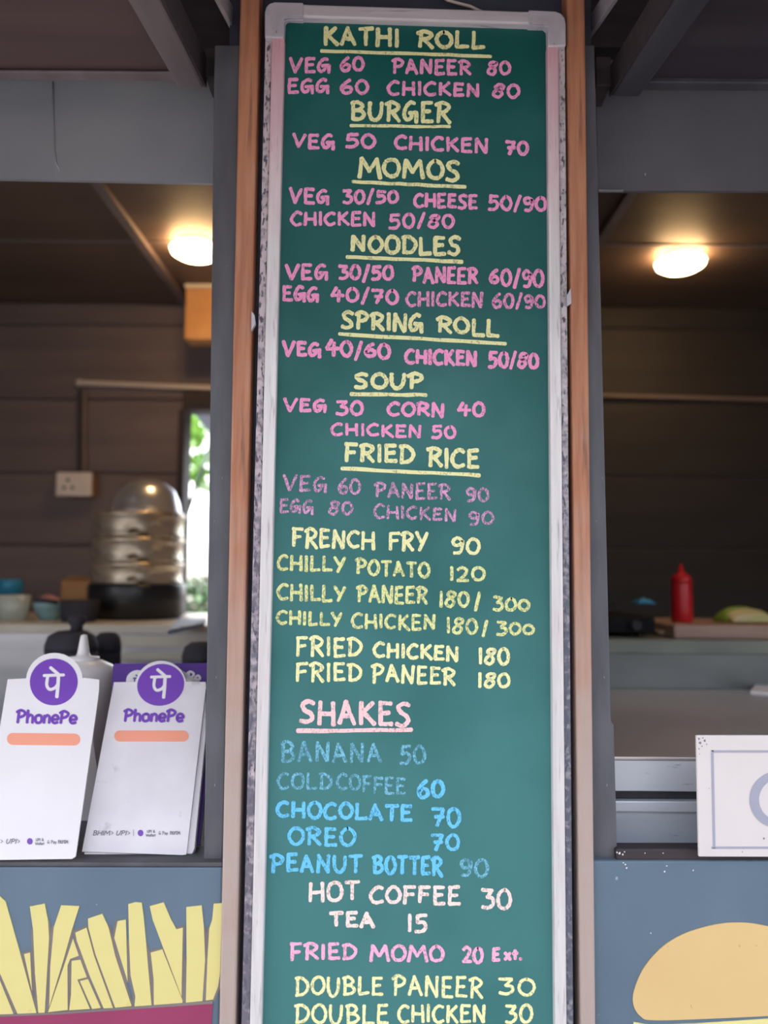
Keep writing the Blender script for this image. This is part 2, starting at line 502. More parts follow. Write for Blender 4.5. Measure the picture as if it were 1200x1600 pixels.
M['fascia_dark'] = mat('dark_grey_sheet', rgb(92, 90, 98), rgb(104, 102, 110), rough=0.6, scale=6, c3=rgb(190, 186, 180), c3_scale=90, c3_lo=0.77, c3_hi=0.8)
M['awning'] = mat('awning_underside', rgb(84, 62, 62), rgb(100, 76, 74), rough=0.5, scale=4, stretch=(0.25, 4, 1), spec=0.5)
M['awning_r'] = mat('awning_underside_dark', rgb(52, 44, 52), rgb(64, 56, 64), rough=0.5, scale=5, stretch=(0.25, 4, 1))
M['rail'] = mat('rail_paint', rgb(104, 90, 92), rgb(124, 110, 112), rough=0.4, scale=9, stretch=(2, 0.3, 2))
M['rail_r'] = mat('rail_paint_dark', rgb(60, 58, 66), rgb(74, 72, 80), rough=0.45, scale=9, stretch=(2, 0.3, 2), c3=rgb(160, 150, 140), c3_scale=70, c3_lo=0.75, c3_hi=0.79)
M['bracket'] = mat('bracket_alu', rgb(170, 164, 176), rgb(184, 178, 188), rough=0.4, metal=0.3, scale=20)
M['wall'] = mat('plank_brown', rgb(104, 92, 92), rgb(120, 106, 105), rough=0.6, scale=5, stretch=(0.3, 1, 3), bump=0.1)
M['wall_shaded'] = mat('plank_brown_shaded', rgb(40, 35, 33), rgb(50, 43, 40), rough=0.65, scale=5, stretch=(0.3, 1, 3), bump=0.1)  # plank brown darkened because the right half gets less light
M['ceiling'] = mat('ceiling_brown', rgb(84, 68, 60), rgb(98, 80, 70), rough=0.6, scale=4, stretch=(0.3, 2, 1))
M['floor'] = mat('floor_grey', rgb(110, 104, 98), rgb(128, 122, 116), rough=0.8, scale=4)
M['ground'] = mat('asphalt', rgb(84, 83, 84), rgb(98, 97, 97), rough=0.9, scale=1.2, bump=0.2)
M['light_block'] = mat('light_block_wall', rgb(96, 88, 84), rgb(112, 104, 98), rough=0.85, scale=1.5)
M['sill'] = mat('sill_paint', rgb(70, 68, 72), rgb(84, 82, 86), rough=0.6, scale=20)
M['stove'] = mat('stove_black', rgb(14, 14, 16), rgb(20, 20, 22), rough=0.75, scale=8, spec=0.2)
M['pvc'] = mat('pvc_white', rgb(196, 184, 176), rgb(206, 196, 188), rough=0.5, scale=12)
M['pvc_brown'] = mat('pvc_brown', rgb(120, 102, 94), rgb(132, 114, 106), rough=0.5, scale=12)
M['pvc_shadowed'] = mat('pvc_shadow_tone', rgb(46, 42, 44), rgb(56, 52, 52), rough=0.5, scale=12)
M['socket'] = mat('socket_plate', rgb(228, 214, 200), rgb(234, 222, 210), rough=0.4, scale=20)
M['socket_side'] = mat('socket_box_wood', rgb(140, 104, 76), rgb(154, 116, 88), rough=0.6, scale=20)
M['hole'] = mat('socket_hole', rgb(50, 42, 38), rough=0.6)
M['tier'] = mat('tarnished_aluminium', rgb(190, 172, 146), rgb(214, 202, 182), rough=0.36, metal=0.75, scale=14, stretch=(1, 1, 2.2), lo=0.35, hi=0.6, c3=rgb(104, 84, 60), c3_scale=22, c3_lo=0.56, c3_hi=0.7, bump=0.3, bump_scale=30)
M['mirror'] = mat('polished_steel', rgb(215, 217, 222), rgb(228, 230, 234), rough=0.28, metal=0.8, scale=5)
M['black'] = mat('black_enamel', rgb(22, 24, 26), rgb(30, 32, 34), rough=0.35, scale=6)
M['black_soft'] = mat('black_matte', rgb(44, 42, 50), rgb(54, 52, 60), rough=0.85, scale=8)
M['cream_edge'] = mat('cream_laminate', rgb(204, 194, 176), rgb(216, 206, 190), rough=0.45, scale=6)
M['green_edge'] = mat('grey_green_stone', rgb(112, 118, 108), rgb(128, 134, 122), rough=0.4, scale=6)
M['ketchup'] = mat('red_plastic', rgb(186, 24, 34), rgb(196, 30, 40), rough=0.3, scale=5)
M['white_plastic'] = mat('white_plastic', rgb(222, 214, 212), rgb(230, 222, 220), rough=0.35, scale=9)
M['cutting'] = mat('cutting_board_wood', rgb(150, 120, 106), rgb(176, 146, 130), rough=0.55, scale=12, stretch=(0.4, 4, 4))
M['leaf_green'] = mat('cabbage_green', rgb(120, 150, 50), rgb(150, 176, 74), rough=0.5, scale=14)
M['leaf_cut'] = mat('cabbage_cut', rgb(206, 190, 142), rgb(190, 184, 120), rough=0.55, scale=30)
M['blue_plastic'] = mat('blue_plastic', rgb(36, 130, 168), rgb(44, 142, 180), rough=0.35, scale=8)
M['clear_plastic'] = mat('milky_plastic', rgb(188, 192, 182), rgb(170, 176, 164), rough=0.3, scale=9, lo=0.4, hi=0.6)
M['teal_bowl'] = mat('teal_bowl', rgb(120, 160, 166), rgb(140, 176, 180), rough=0.25, scale=8)
M['onion'] = mat('onion_pink', rgb(176, 116, 110), rgb(206, 156, 146), rough=0.5, scale=30)
M['cardboard'] = mat('cardboard_tan', rgb(184, 132, 82), rgb(196, 146, 96), rough=0.7, scale=14)
M['blue_cloth'] = mat('blue_paper', rgb(134, 170, 214), rgb(196, 208, 230), rough=0.7, scale=26, stretch=(0.5, 3, 3), lo=0.45, hi=0.55)
M['card'] = mat('white_card', rgb(232, 226, 226), rgb(226, 219, 219), rough=0.4, scale=7, lo=0.3, hi=0.7, spec=0.4)
M['card_dirty'] = mat('worn_white_card', rgb(214, 206, 210), rgb(226, 219, 221), rough=0.4, scale=12, lo=0.35, hi=0.65, c3=rgb(176, 166, 170), c3_scale=30, c3_lo=0.68, c3_hi=0.8)
M['purple'] = mat('purple_print', rgb(112, 62, 168), rgb(118, 68, 174), rough=0.4, scale=8)
M['purple_dark'] = mat('purple_card', rgb(84, 50, 132), rgb(90, 55, 140), rough=0.4, scale=8)
M['pill'] = mat('orange_print', rgb(238, 152, 122), rgb(240, 158, 130), rough=0.45, scale=8)
M['ink'] = mat('grey_print', rgb(128, 124, 134), rough=0.5)
M['sign'] = mat('sign_white', rgb(220, 211, 208), rgb(214, 205, 202), rough=0.4, scale=7, c3=rgb(120, 112, 112), c3_scale=34, c3_lo=0.76, c3_hi=0.8)
M['sign_ink'] = mat('sign_grey_blue', rgb(158, 158, 174), rgb(164, 164, 180), rough=0.5, scale=8)
M['leaf_a'] = mat('leaves_bright', rgb(96, 150, 50), rgb(150, 190, 86), rough=0.5, scale=3)
M['leaf_b'] = mat('leaves_dark', rgb(48, 84, 50), rgb(90, 124, 76), rough=0.5, scale=5)
M['bark'] = mat('bark', rgb(92, 74, 60), rgb(112, 92, 76), rough=0.9, scale=12)
M['tarp'] = mat('blue_grey_tarp', rgb(130, 138, 160), rgb(142, 150, 172), rough=0.6, scale=6)
M['rope'] = mat('dark_green_rope', rgb(40, 66, 54), rgb(50, 76, 62), rough=0.8, scale=30)

lamp_m = bpy.data.materials.new('lamp_diffuser')
lamp_m.use_nodes = True
_e = lamp_m.node_tree.nodes.new('ShaderNodeEmission')
_e.inputs['Color'].default_value = (1.0, 0.62, 0.28, 1)
_e.inputs['Strength'].default_value = 12.0
lamp_m.node_tree.links.new(_e.outputs[0], lamp_m.node_tree.nodes['Material Output'].inputs['Surface'])

# ------------------------------------------------------------------ ground and kiosk shell
XW = 1.75                                   # half width of the kiosk
YB = 1.5                                    # inside face of the back wall
ZC = 2.418                                  # ceiling
ZF = 0.45                                   # raised floor
v, f = mesh_box(-25, 25, -25, 25, -0.1, 0.0)
tag(obj('ground', v, f, M['ground']), 'grey asphalt ground around the kiosk', kind='structure')
v, f = mesh_box(-XW, XW, 0.12, YB, 0.0, ZF)
tag(obj('floor', v, f, M['floor']), 'grey raised kiosk floor', kind='structure')
v, f = mesh_box(-XW - .1, XW + .1, -1.0, YB + .25, ZC, ZC + 0.05)  # front overhang added to shade the top of the board
tag(obj('ceiling', v, f, M['ceiling']), 'dark brown board ceiling of the kiosk with an added shading overhang', kind='structure')

v, f = mesh_box(-12, 12, -7.4, -7.0, 0.0, 3.3)  # unseen wall added to block low sky light from the interior
tag(obj('wall_light_block', v, f, M['light_block']), 'dull unseen wall behind the viewer, added to keep the kiosk interior dark', kind='structure')

# back wall with its window opening; the planks are parts
win_a, win_b = at(283, 965, YB), at(345, 640, YB)
WX0, WX1 = win_a.x, -0.30
WZ0, WZ1 = win_a.z, win_b.z
segs_ = [mesh_box(-XW, WX0, YB + .014, YB + .06, ZF, ZC), mesh_box(WX1, XW, YB + .014, YB + .06, ZF, ZC),
         mesh_box(WX0, WX1, YB + .014, YB + .06, ZF, WZ0), mesh_box(WX0, WX1, YB + .014, YB + .06, WZ1, ZC)]
V, F = join(segs_)
wall_back = tag(obj('wall_back', V, F, M['wall']), 'dark brown boarded back wall of the kiosk', kind='structure')
edges = [ZC]
for py in (508, 624, 740, 853):
    edges.append(at(200, py, YB).z)
step = edges[2] - edges[3]
while edges[-1] - step > ZF:
    edges.append(edges[-1] - step)
edges.append(ZF)
for i in range(len(edges) - 1):
    z1, z0 = edges[i] - .002, edges[i + 1] + .004
    if z1 - z0 < .01: continue
    if z1 <= WZ0 or z0 >= WZ1:
        spans = [(-XW, -.02), (.02, XW)]
    else:
        spans = [(-XW, WX0), (WX1, -.02), (.02, XW)]
    for a, b in spans:
        box('plank', a, b - .003, YB + random.uniform(-.002, .003), YB + .014, z0, z1, M['wall'] if a < -.1 else M['wall_shaded'], wall_back, bevel=.004)
for nm, x0, x1, lab in (('wall_left', -XW - .05, -XW, 'brown left side wall'), ('wall_right', XW, XW + .05, 'right side wall, its brown darkened for the dim right half')):
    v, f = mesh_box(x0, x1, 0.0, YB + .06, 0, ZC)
    tag(obj(nm, v, f, M['wall'] if x0 < 0 else M['wall_shaded']), lab, kind='structure')

v, f = mesh_box(-.02, .02, .12, YB, ZF, ZC)  # partition added to keep window light out of the right half
tag(obj('wall_middle_block', v, f, M['wall']), 'brown partition added to keep window light from the right half', kind='structure')

# window in the back wall
win = thing('window_1', ((WX0 + WX1) / 2, YB, WZ0), 'open window in the back wall showing bright greenery', None, kind='structure')
for nm, x0, x1, z0, z1 in (('window_frame', WX0 - .01, WX1 + .01, WZ1 - .005, WZ1 + .06), ('window_frame', WX0 - .022, WX0 + .0005, WZ0, WZ1 - .005),
                           ('window_frame', WX1 - .01, WX1 + .02, WZ0, WZ1 - .005), ('window_sill', WX0 - .01, WX1 + .02, WZ0 - .025, WZ0)):
    box(nm, x0, x1, YB - .02, YB + .07, z0, z1, M['header'], win, bevel=.002)

# ceiling battens that run front to back
for i, x in enumerate((-0.68, 0.586)):
    o = box('trim_%d' % (i + 5), x - .012, x + .012, 0.2, YB, ZC - .016, ZC, M['wall'])
    tag(o, 'thin brown batten along the ceiling, ' + ('left' if i == 0 else 'right'), kind='structure')
for i, (y, lab) in enumerate(((0.62, 'front'), (1.0, 'rear'))):
    o = box('trim_%d' % (i + 7), -XW, XW, y - .004, y + .004, ZC - .004, ZC, M['wall'])
    tag(o, 'narrow cross strip on the ceiling, ' + lab, kind='structure')

# header beam, pillar, posts, wooden trims
o = slab('trim_9', [(250, 74), (1010, 74), (1010, -260), (250, -260)], 0.075, 0.12, M['header'])
tag(o, 'dark header beam over the pillar', kind='structure')
slab_p = slab('wall_front', [(362, -230), (922, -230), (932, 2000), (337, 2000)], 0.026, 0.07, M['pillar'])
tag(slab_p, 'dark navy pillar panel behind the menu board', kind='structure')
o = slab('trim_1', [(377.2, -100), (407.6, -100), (367.5, 1600), (358, 1980), (333, 1980), (342, 1600)], -0.008, 0.026, M['wood'], bevel=.003)
tag(o, 'weathered orange brown wooden strip left of the menu board', kind='structure')
o = slab('trim_2', [(884, -100), (913, -100), (931, 1600), (935, 1980), (912, 1980), (907, 1600)], -0.008, 0.026, M['wood'], bevel=.003)
tag(o, 'weathered orange brown wooden strip right of the menu board', kind='structure')
o = slab('trim_3', [(335, 70), (380, 70), (364, 700), (347, 1370), (318, 1370), (327, 750), (332, 300)], 0.012, 0.10, M['dark_post'], bevel=.002)
tag(o, 'dark grey post at the left serving opening', kind='structure')
o = slab('trim_4', [(911, 70), (929, 70), (940, 500), (955, 1128), (959.5, 1131), (965, 1345), (965, 1370), (924, 1370)], 0.012, 0.10, M['dark_post'], bevel=.002)
tag(o, 'dark grey post at the right serving opening', kind='structure')

# front walls below the openings, with the painted fries and burger
wl = tag(slab('wall_front_left', [(-900, 1353), (348, 1355), (334, 2000), (-900, 2000)], 0.0, 0.06, M['front'], bevel=.003),
         'blue grey painted front wall with a painting of fries', kind='structure')
o = slab('trim_11', [(-900, 1346.5), (317, 1347.5), (347.5, 1347.5), (347.5, 1354.6), (-900, 1352.6)], -.0015, .0605, M['sill'], bevel=.0015)
tag(o, 'dark sill under the white cards at the left opening', kind='structure')
wr = tag(slab('wall_front_right', [(922, 1345), (2000, 1345), (2000, 2000), (936, 2000)], 0.0, 0.06, M['front'], bevel=.003),
         'blue grey painted front wall with a painted burger', kind='structure')
zb = at(600, 2000, 0.0).z
v, f = mesh_box(-XW - .05, XW + .05, 0.0, .12, 0.0, zb - .004)
tag(obj('wall_base', v, f, M['front']), 'blue grey base of the kiosk front below the serving walls', kind='structure')


def fc(pts):
    return [(x / 3.3333, 1380 + y / 3.3333) for x, y in pts]


fries = [
    [(-60, 480), (0, 510), (70, 683), (-60, 690)],
    [(0, 70), (28, 95), (105, 368), (190, 678), (92, 682), (0, 470), (-60, 330), (-60, 70)],
    [(125, 370), (156, 362), (160, 440), (166, 560)],
    [(155, 122), (232, 107), (250, 200), (255, 290), (232, 678), (200, 680), (182, 470), (172, 240)],
    [(318, 116), (413, 120), (375, 240), (330, 400), (256, 645), (262, 430), (280, 230)],
    [(380, 290), (410, 378), (365, 395), (351, 430), (352, 660), (250, 672), (330, 440)],
    [(392, 258), (450, 232), (490, 380), (588, 650), (540, 652), (470, 490), (400, 300)],
    [(458, 185), (532, 160), (565, 230), (600, 380), (685, 640), (600, 649), (497, 370), (460, 230)],
    [(373, 405), (418, 399), (452, 490), (402, 502), (468, 655), (360, 662), (370, 580)],
    [(416, 510), (458, 500), (524, 650), (480, 655)],
    [(655, 190), (612, 198), (595, 285), (664, 510), (658, 300)],
    [(668, 110), (705, 99), (738, 102), (748, 180), (762, 330), (789, 637), (700, 643), (705, 590), (680, 480), (672, 300)],
    [(780, 120), (852, 100), (890, 190), (918, 240), (952, 232), (945, 590), (870, 390), (795, 190)],
    [(785, 362), (845, 345), (950, 610), (950, 626), (801, 636), (800, 500)],
    [(970, 125), (1050, 116), (1062, 235), (1068, 400), (1054, 614), (968, 622), (972, 400)],
    [(1113, 108), (1156, 104), (1146, 470), (1135, 540), (1110, 606), (1072, 611), (1080, 400), (1090, 235), (1105, 190)]]
V, F = [], []
for p in fries:
    q = fc(p)
    for a, b in zip(q, q[1:] + q[:1]):
        if min(a[1], b[1]) < 1380 + 190 / 3.333: continue
        stroke_mesh(V, F, [a, b], 3.6, lambda x, y, l: at(x, y, -.0005 - l * .0000015), len(F) // 3)
o = obj('fry_outline', V, F, M['outline'], wl); o['label'] = 'brown grey painted outlines of the fries'; o['kind'] = 'stuff'
for p in fries:
    slab('painted_fry', fc(p), -0.0012, 0.0, M['fry'], wl)
o = slab('painted_outline', fc([(-60, 687), (0, 684), (300, 672), (1108, 612), (1108, 628), (300, 684), (0, 696), (-60, 700)]), -0.0014, 0.0, M['outline'], wl)
o = slab('painted_carton', fc([(-60, 700), (0, 696), (300, 684), (1108, 626), (1100, 760), (1050, 1150), (-60, 1150)]), -0.0010, 0.0, M['carton'], wl)
o['label'] = 'maroon painted carton under the fries'

bun = [(1152, 1441.5), (1125, 1443.5), (1092, 1451), (1065, 1461), (1041, 1475), (1020, 1494.5), (1003.5, 1517), (993, 1541), (989, 1559), (991.5, 1575.5), (1002, 1589), (1017, 1594)]
full = bun + [(1080, 1593), (1230, 1586)] + [(1152 + 1152 - x, y - (y - 1441) * .06) for x, y in reversed(bun[1:-1])]
full = cat_rom(full, 5, True)[:-1]
slab('painted_bun', full, -0.0012, 0.0, M['bun'], wr)['label'] = 'tan painted top bun'
slab('painted_filling', [(990, 1597), (1017, 1602), (1090, 1599), (1230, 1590), (1316, 1586), (1314, 1640), (990, 1650)], -0.0010, 0.0, M['bun_edge'], wr)['label'] = 'pale yellow painted layer'

# ------------------------------------------------------------------ galvanised fascias above the openings
o = slab('fascia_sheet', [(-900, 40), (334, 60), (334, 286), (85, 281), (-900, 262)], 0.105, 0.112, M['fascia'])
tag(o, 'dull galvanised metal sheet above the left opening', 'metal sheet')
tube('sheet_crease', [at(x, y, .105) for x, y in ((83, 128), (83.5, 180), (85, 235), (88, 255), (93, 266))], [.0016, .0018, .0018, .0016, .0008], M['fascia'], o, segs=8)
o = slab('fascia_sheet', [(930, 60), (2000, 60), (2000, 298), (934, 298)], 0.105, 0.112, M['fascia_dark'])
tag(o, 'dark grey flecked sheet above the right opening', 'metal sheet')
o = slab('corner_clip', [(936, 296), (974, 296.6), (974, 299.2), (936, 299)], 0.101, 0.1045, M['mirror'])
tag(o, 'shiny metal strip under the dark grey sheet', 'clip')


# ------------------------------------------------------------------ propped shutters over the openings
def shutter(name, rail_in, rail_out, py, far_x, mp, mr, label, bar):
    """A shutter propped out over the opening: panel, side rails, back bar, hinge; it drops 10 degrees outwards."""
    Y0 = 0.06
    e1, e2 = at(rail_in, py, Y0), at(rail_out, py, Y0)
    zb_ = e1.z
    t = thing(name, (e1.x, Y0, zb_), label, 'shutter')
    d = Vector((0, -math.cos(R(9.5)), -math.sin(R(9.5))))
    u = Vector((0, -math.sin(R(9.5)), math.cos(R(9.5))))
    L_ = 0.95
    w = abs(e2.x - e1.x)
    s = 1 if far_x > e1.x else -1
    xin = e1.x + s * w / 2
    for x in (xin, far_x):
        a = Vector((x, Y0, zb_)) + u * .0225
        v, f = mesh_bar(a, a + d * L_, w, .045)
        obj('side_rail', v, f, mr, t, bevel=.004)
    a = Vector(((xin + far_x) / 2, Y0, zb_ + .006)) + u * .018
    v, f = mesh_bar(a, a + d * L_, abs(far_x - xin) - w, .010)
    obj('panel', v, f, mp, t)
    a = Vector(((xin + far_x) / 2, Y0 - .012, zb_)) + u * (bar / 2 + .008)
    v, f = mesh_bar(a - Vector((abs(far_x - xin) / 2 - w / 2, 0, 0)), a + Vector((abs(far_x - xin) / 2 - w / 2, 0, 0)), .02, bar, side=(0, 1, 0))
    obj('back_bar', v, f, mr, t, bevel=.002)
    a = Vector(((xin + far_x) / 2, Y0, zb_)) + u * .0225 + d * (L_ + .02)
    v, f = mesh_bar(a - Vector((abs(far_x - xin) / 2 + w / 2, 0, 0)), a + Vector((abs(far_x - xin) / 2 + w / 2, 0, 0)), .04, .045, side=(0, 1, 0))
    obj('front_bar', v, f, mr, t, bevel=.003)
    v, f = mesh_bar(Vector((e1.x - s * .0015, Y0 + .001, zb_ + .001)) + u * .0235, Vector((e1.x - s * .0015, Y0 + .001, zb_ + .001)) + u * .0235 + d * L_, .003, .045)
    obj('rail_shade', v, f, M['header'], t)['label'] = 'dark maroon strip painting shade on the rail side'  # dark strip stands in for shade on this face of the rail
    hx = e1.x - s * .014
    box('hinge', hx - .012, hx + .012, Y0 - .01, Y0 + .045, zb_ + .012, zb_ + .06, M['header'], t, bevel=.002)
    return t


shutter('propped_shutter', 320, 278, 138, -1.6, M['awning'], M['rail'], 'brown wooden shutter propped open above the left opening', .005)
shutter('propped_shutter', 955, 999, 152, 1.6, M['awning_r'], M['rail_r'], 'near black shutter propped open above the right opening', .02)

tag(tube('white_wire', [at(x, y, .017) for x, y in ((760, 22), (735, 10), (700, 1), (640, -40), (600, -112))], .0022, M['pvc'], segs=8), 'thin white wire behind the top edge of the menu board', 'wire')
# slanted pale brackets by the tops of the wooden strips
for a, b, lab in (((371, 46), (336, -22), 'pale slanted metal bracket at the top of the left wooden strip'),
                  ((919, 48), (966, -22), 'pale slanted metal bracket at the top of the right wooden strip')):
    p = at(a[0], a[1], 0.07); q = at(b[0], b[1], -0.06)
    q2 = p + (q - p) * 2.2
    v, f = mesh_bar(p, q2, .007, .03)
    tag(obj('metal_bracket', v, f, M['bracket'], bevel=.001), lab, 'bracket')

# ------------------------------------------------------------------ ceiling lamps
for px, py, lab in ((306, 385, 'glowing warm ceiling light beside the left post'), (1063, 405, 'glowing warm ceiling light in the right half')):
    c = on_level(px, py, ZC - .012)
    t = thing('ceiling_light', (c.x, c.y, ZC), lab, 'ceiling light', 'round lights on the kiosk ceiling')
    lathe('lamp_rim', [(.045, 0), (.045, -.012), (.040, -.014), (.040, 0)], (c.x, c.y, ZC), M['white_plastic'], t)
    lathe('diffuser', [(.03, -.013), (.062, -.016), (.070, -.022), (.066, -.032), (.05, -.042), (.03, -.048), (.0, -.05)], (c.x, c.y, ZC), lamp_m, t)

# pale box under the ceiling beside the left lamp
a, b = at(288, 530, 1.32), at(336, 430, 1.32)
t = thing('wall_box', ((a.x + b.x) / 2, 1.32, a.z), 'pale tan box hanging under the ceiling by the left lamp', 'box')
box('box_body', a.x, b.x, 1.32, 1.40, a.z, ZC - .012, M['cardboard'], t, bevel=.003)
box('box_lid', a.x - .004, b.x + .004, 1.315, 1.405, ZC - .012, ZC, M['cream_edge'], t, bevel=.002)

# ------------------------------------------------------------------ conduits and the socket
p, q = at(124, 598, YB - .008), at(336, 607, YB - .008)
t = thing('cable_conduit', (p.x, YB, p.z), 'white cable conduit that runs across the left back wall', 'conduit')
v, f = mesh_bar(p, q + (q - p) * .15, .02, .016, side=(0, 1, 0)); obj('conduit_run', v, f, M['pvc'], t, bevel=.003)
lathe('conduit_elbow', [(.012, -.01), (.013, 0), (.012, .01)], p, M['pvc'], t, segs=16)
a, b = at(125.5, 608, YB - .008), at(124.5, 738, YB - .008)
v, f = mesh_bar(a, b, .011, .014); obj('conduit_drop', v, f, M['pvc_shadowed'], t, bevel=.002)  # near-black colour paints the shadow on this channel
a, b = at(132.5, 608, YB - .008), at(131.5, 738, YB - .008)
v, f = mesh_bar(a, b, .012, .014); obj('conduit_drop', v, f, M['pvc_brown'], t, bevel=.002)
p, q = at(936, 618, YB - .008), at(1215, 625, YB - .008)
v, f = mesh_bar(p, q + (q - p) * .6, .013, .012, side=(0, 1, 0))
tag(obj('cable_conduit', v, f, M['pvc_brown'], bevel=.003), 'dim brown conduit across the right back wall', 'conduit')
a, b = at(87, 775, YB - .05), at(144, 738, YB - .05)
t = thing('wall_socket', ((a.x + b.x) / 2, YB, a.z), 'cream wall socket box with a switch, under the conduit', 'socket')
box('box_body', a.x + .002, b.x + .002, YB - .044, YB - .002, a.z + .002, b.z - .002, M['socket_side'], t, bevel=.003)
box('face_plate', a.x, b.x, YB - .052, YB - .044, a.z, b.z, M['socket'], t, bevel=.003)
yf = YB - .0535
for hx, hz in ((106, 750), (100, 762), (113, 762)):
    c = at(hx, hz, yf)
    v, f = mesh_tube([(c.x, yf, c.z), (c.x, yf + .003, c.z)], .0055, 10)
    obj('pin_hole', v, f, M['hole'], t)
c = at(130, 757, yf)
box('rocker_switch', c.x - .011, c.x + .011, yf - .003, yf + .003, c.z - .017, c.z + .017, M['socket'], t, bevel=.002)

# ------------------------------------------------------------------ left back counter
ZL = 1.361
YL = 0.90
t = thing('back_counter', (-1.0, 1.2, ZF), 'steel fronted left back counter with a cream top edge', 'counter')
box('worktop', -XW + .006, -0.12, YL, YB - .01, ZL - .022, ZL, M['cream_edge'], t, bevel=.003)
xm = at(150, 990, YL).x
box('edge_strip', xm, -0.12, YL + .0005, YL + .008, ZL - .056, ZL - .026, M['cream_edge'], t, bevel=.002)
box('edge_strip', at(183, 1010, YL).x, at(298, 1010, YL).x, YL + .0005, YL + .008, ZL - .088, ZL - .066, M['cream_edge'], t, bevel=.002)
box('front_panel', -XW + .006, -0.12, YL + .008, YL + .03, ZF, ZL - .022, M['steel'], t)
# low serving ledge inside the left opening
t = thing('serving_ledge', (-1.0, .03, zb), 'dark inner ledge of the left opening under the white cards', 'ledge')
zs = at(150, 1347, -.0015).z
box('ledge_top', -XW + .006, at(349, 1349, .06).x - .02, 0.062, YL - .003, zs - .014, zs - .0005, M['dark_post'], t, bevel=.002)

# steamer stack
cx = at(212, 940, 1.2).x
cy = 1.21
rS = 69 * (cy - CAM_Y) / FPX
zt = [at(212, y, cy - rS).z for y in (965, 913, 878, 838, 797)]
zt[0] = ZL
o = lathe('black_pot', [(rS * .96, 0), (rS * 1.05, .01), (rS * 1.06, zt[1] - zt[0] - .008), (rS * 1.03, zt[1] - zt[0]), (rS * .9, zt[1] - zt[0])], (cx, cy, zt[0]), M['black'], segs=40)
tag(o, 'black pot at the bottom of the steamer stack', 'pot')
labs = ['tarnished steamer tier at the bottom of the stack, on the black pot', 'tarnished steamer tier in the middle of the stack', 'tarnished steamer tier at the top, under the shiny bowl']
for i in range(3):
    h = zt[i + 2] - zt[i + 1]
    t = thing('steamer_tier', (cx, cy, zt[i + 1]), labs[i], 'steamer', 'stacked steamer tiers')
    lathe('tier_wall', [(rS * .9, .001), (rS * .985, .001), (rS * .985, h * .12), (rS * .96, h * .2), (rS * .965, h * .5), (rS * .97, h * .76), (rS * 1.0, h * .82), (rS * 1.005, h * .9), (rS * .985, h - .001), (rS * .9, h - .001)],
          (cx, cy, zt[i + 1]), M['tier'], t, segs=48)
    for ang in (-52, 160):
        pts = []
        for k in range(9):
            th = math.pi * k / 8
            aa = R(ang) + (k - 4) * .028
            rr = rS * .965 + .016 * math.sin(th)
            pts.append((cx + rr * math.cos(aa), cy + rr * math.sin(aa), zt[i + 1] + h * .45 - .0 + .008 * math.sin(th)))
        tube('loop_handle', pts, .0032, M['tier'], t, segs=8)
# shiny bowl turned over on the stack
c = at(228, 797, cy)
o = lathe('steel_bowl', [(.100, .0), (.103, .004), (.099, .008), (.096, .03), (.082, .066), (.055, .092), (.028, .100), (0, .102)], (0, 0, 0), M['mirror'], segs=40)
o.location = (c.x, cy + .01, zt[4] + .001)
tag(o, 'shiny steel bowl upside down on the steamer stack', 'bowl')

# things on the left of the back counter
c = at(8, 930, 1.25); k = 2.33 / FPX
t = thing('blue_tub', (c.x, 1.28, ZL), 'small dark tub with a bright blue lid at the far left', 'tub')
h = at(8, 905, 1.25).z - ZL
lathe('tub_body', [(.030, 0), (.034, h * .55), (.034, h * .6)], (c.x, 1.28, ZL), M['black_soft'], t, 24)
lathe('tub_lid', [(.037, h * .6), (.038, h * .9), (.034, h), (0, h)], (c.x, 1.28, ZL), M['blue_plastic'], t, 24)
c = at(17, 965, 1.05)
h = at(17, 930, 1.05).z - ZL
o = lathe('plastic_container', [(.028, 0), (.030, .002), (.038, h), (.035, h), (.028, .004), (0, .004)], (c.x, 1.06, ZL), M['clear_plastic'], segs=28, sx=1.25)
tag(o, 'milky plastic container at the left end of the counter', 'container')
c = at(73, 966, 1.08)
t = thing('onion_bowl', (c.x, 1.1, ZL), 'pale teal bowl heaped with chopped pink onion', 'bowl')
h = at(73, 940, 1.08).z - ZL
lathe('bowl_body', [(.020, 0), (.026, .003), (.046, h * .7), (.048, h), (.044, h), (.024, .006), (0, .006)], (c.x, 1.1, ZL), M['teal_bowl'], t, 28)
pile = []
for i in range(60):
    a = random.uniform(0, 6.28); r_ = .040 * math.sqrt(random.random())
    z = ZL + h * .72 + .034 * (1 - (r_ / .042) ** 2) * random.uniform(.85, 1)
    s = random.uniform(.004, .008)
    v, f = mesh_lathe([(0, -s * .6), (s, 0), (0, s * .6)], (c.x + r_ * math.cos(a) - .006, 1.1 + r_ * math.sin(a), z), 6)
    pile.append((v, f))
pile.append(mesh_lathe([(.044, 0), (.036, .012), (.02, .026), (0, .03)], (c.x, 1.1, ZL + h * .72), 20))
V, F = join(pile)
o = obj('chopped_onion', V, F, M['onion'], t); o['kind'] = 'stuff'
a, b = at(95, 942, 1.22), at(141, 905, 1.22)
t = thing('carton_box', ((a.x + b.x) / 2, 1.26, ZL), 'open tan cardboard box left of the steamer stack', 'box')
hb = at(118, 908, 1.22).z - ZL
box('box_body', a.x, b.x, 1.22, 1.30, ZL, ZL + hb, M['cardboard'], t, bevel=.002)
v, f = prism([(a.x, 1.222, ZL + hb), (b.x, 1.222, ZL + hb), (b.x + .004, 1.20, ZL + hb + .012), (a.x + .03, 1.20, ZL + hb + .014)], (0, .002, .001))
obj('box_flap', v, f, M['cardboard'], t)
c = at(122, 965, 1.0)
h = at(118, 938, 1.0).z - ZL
t = thing('black_pan', (c.x, 1.02, ZL), 'black shallow pan in front of the cardboard box', 'pan')
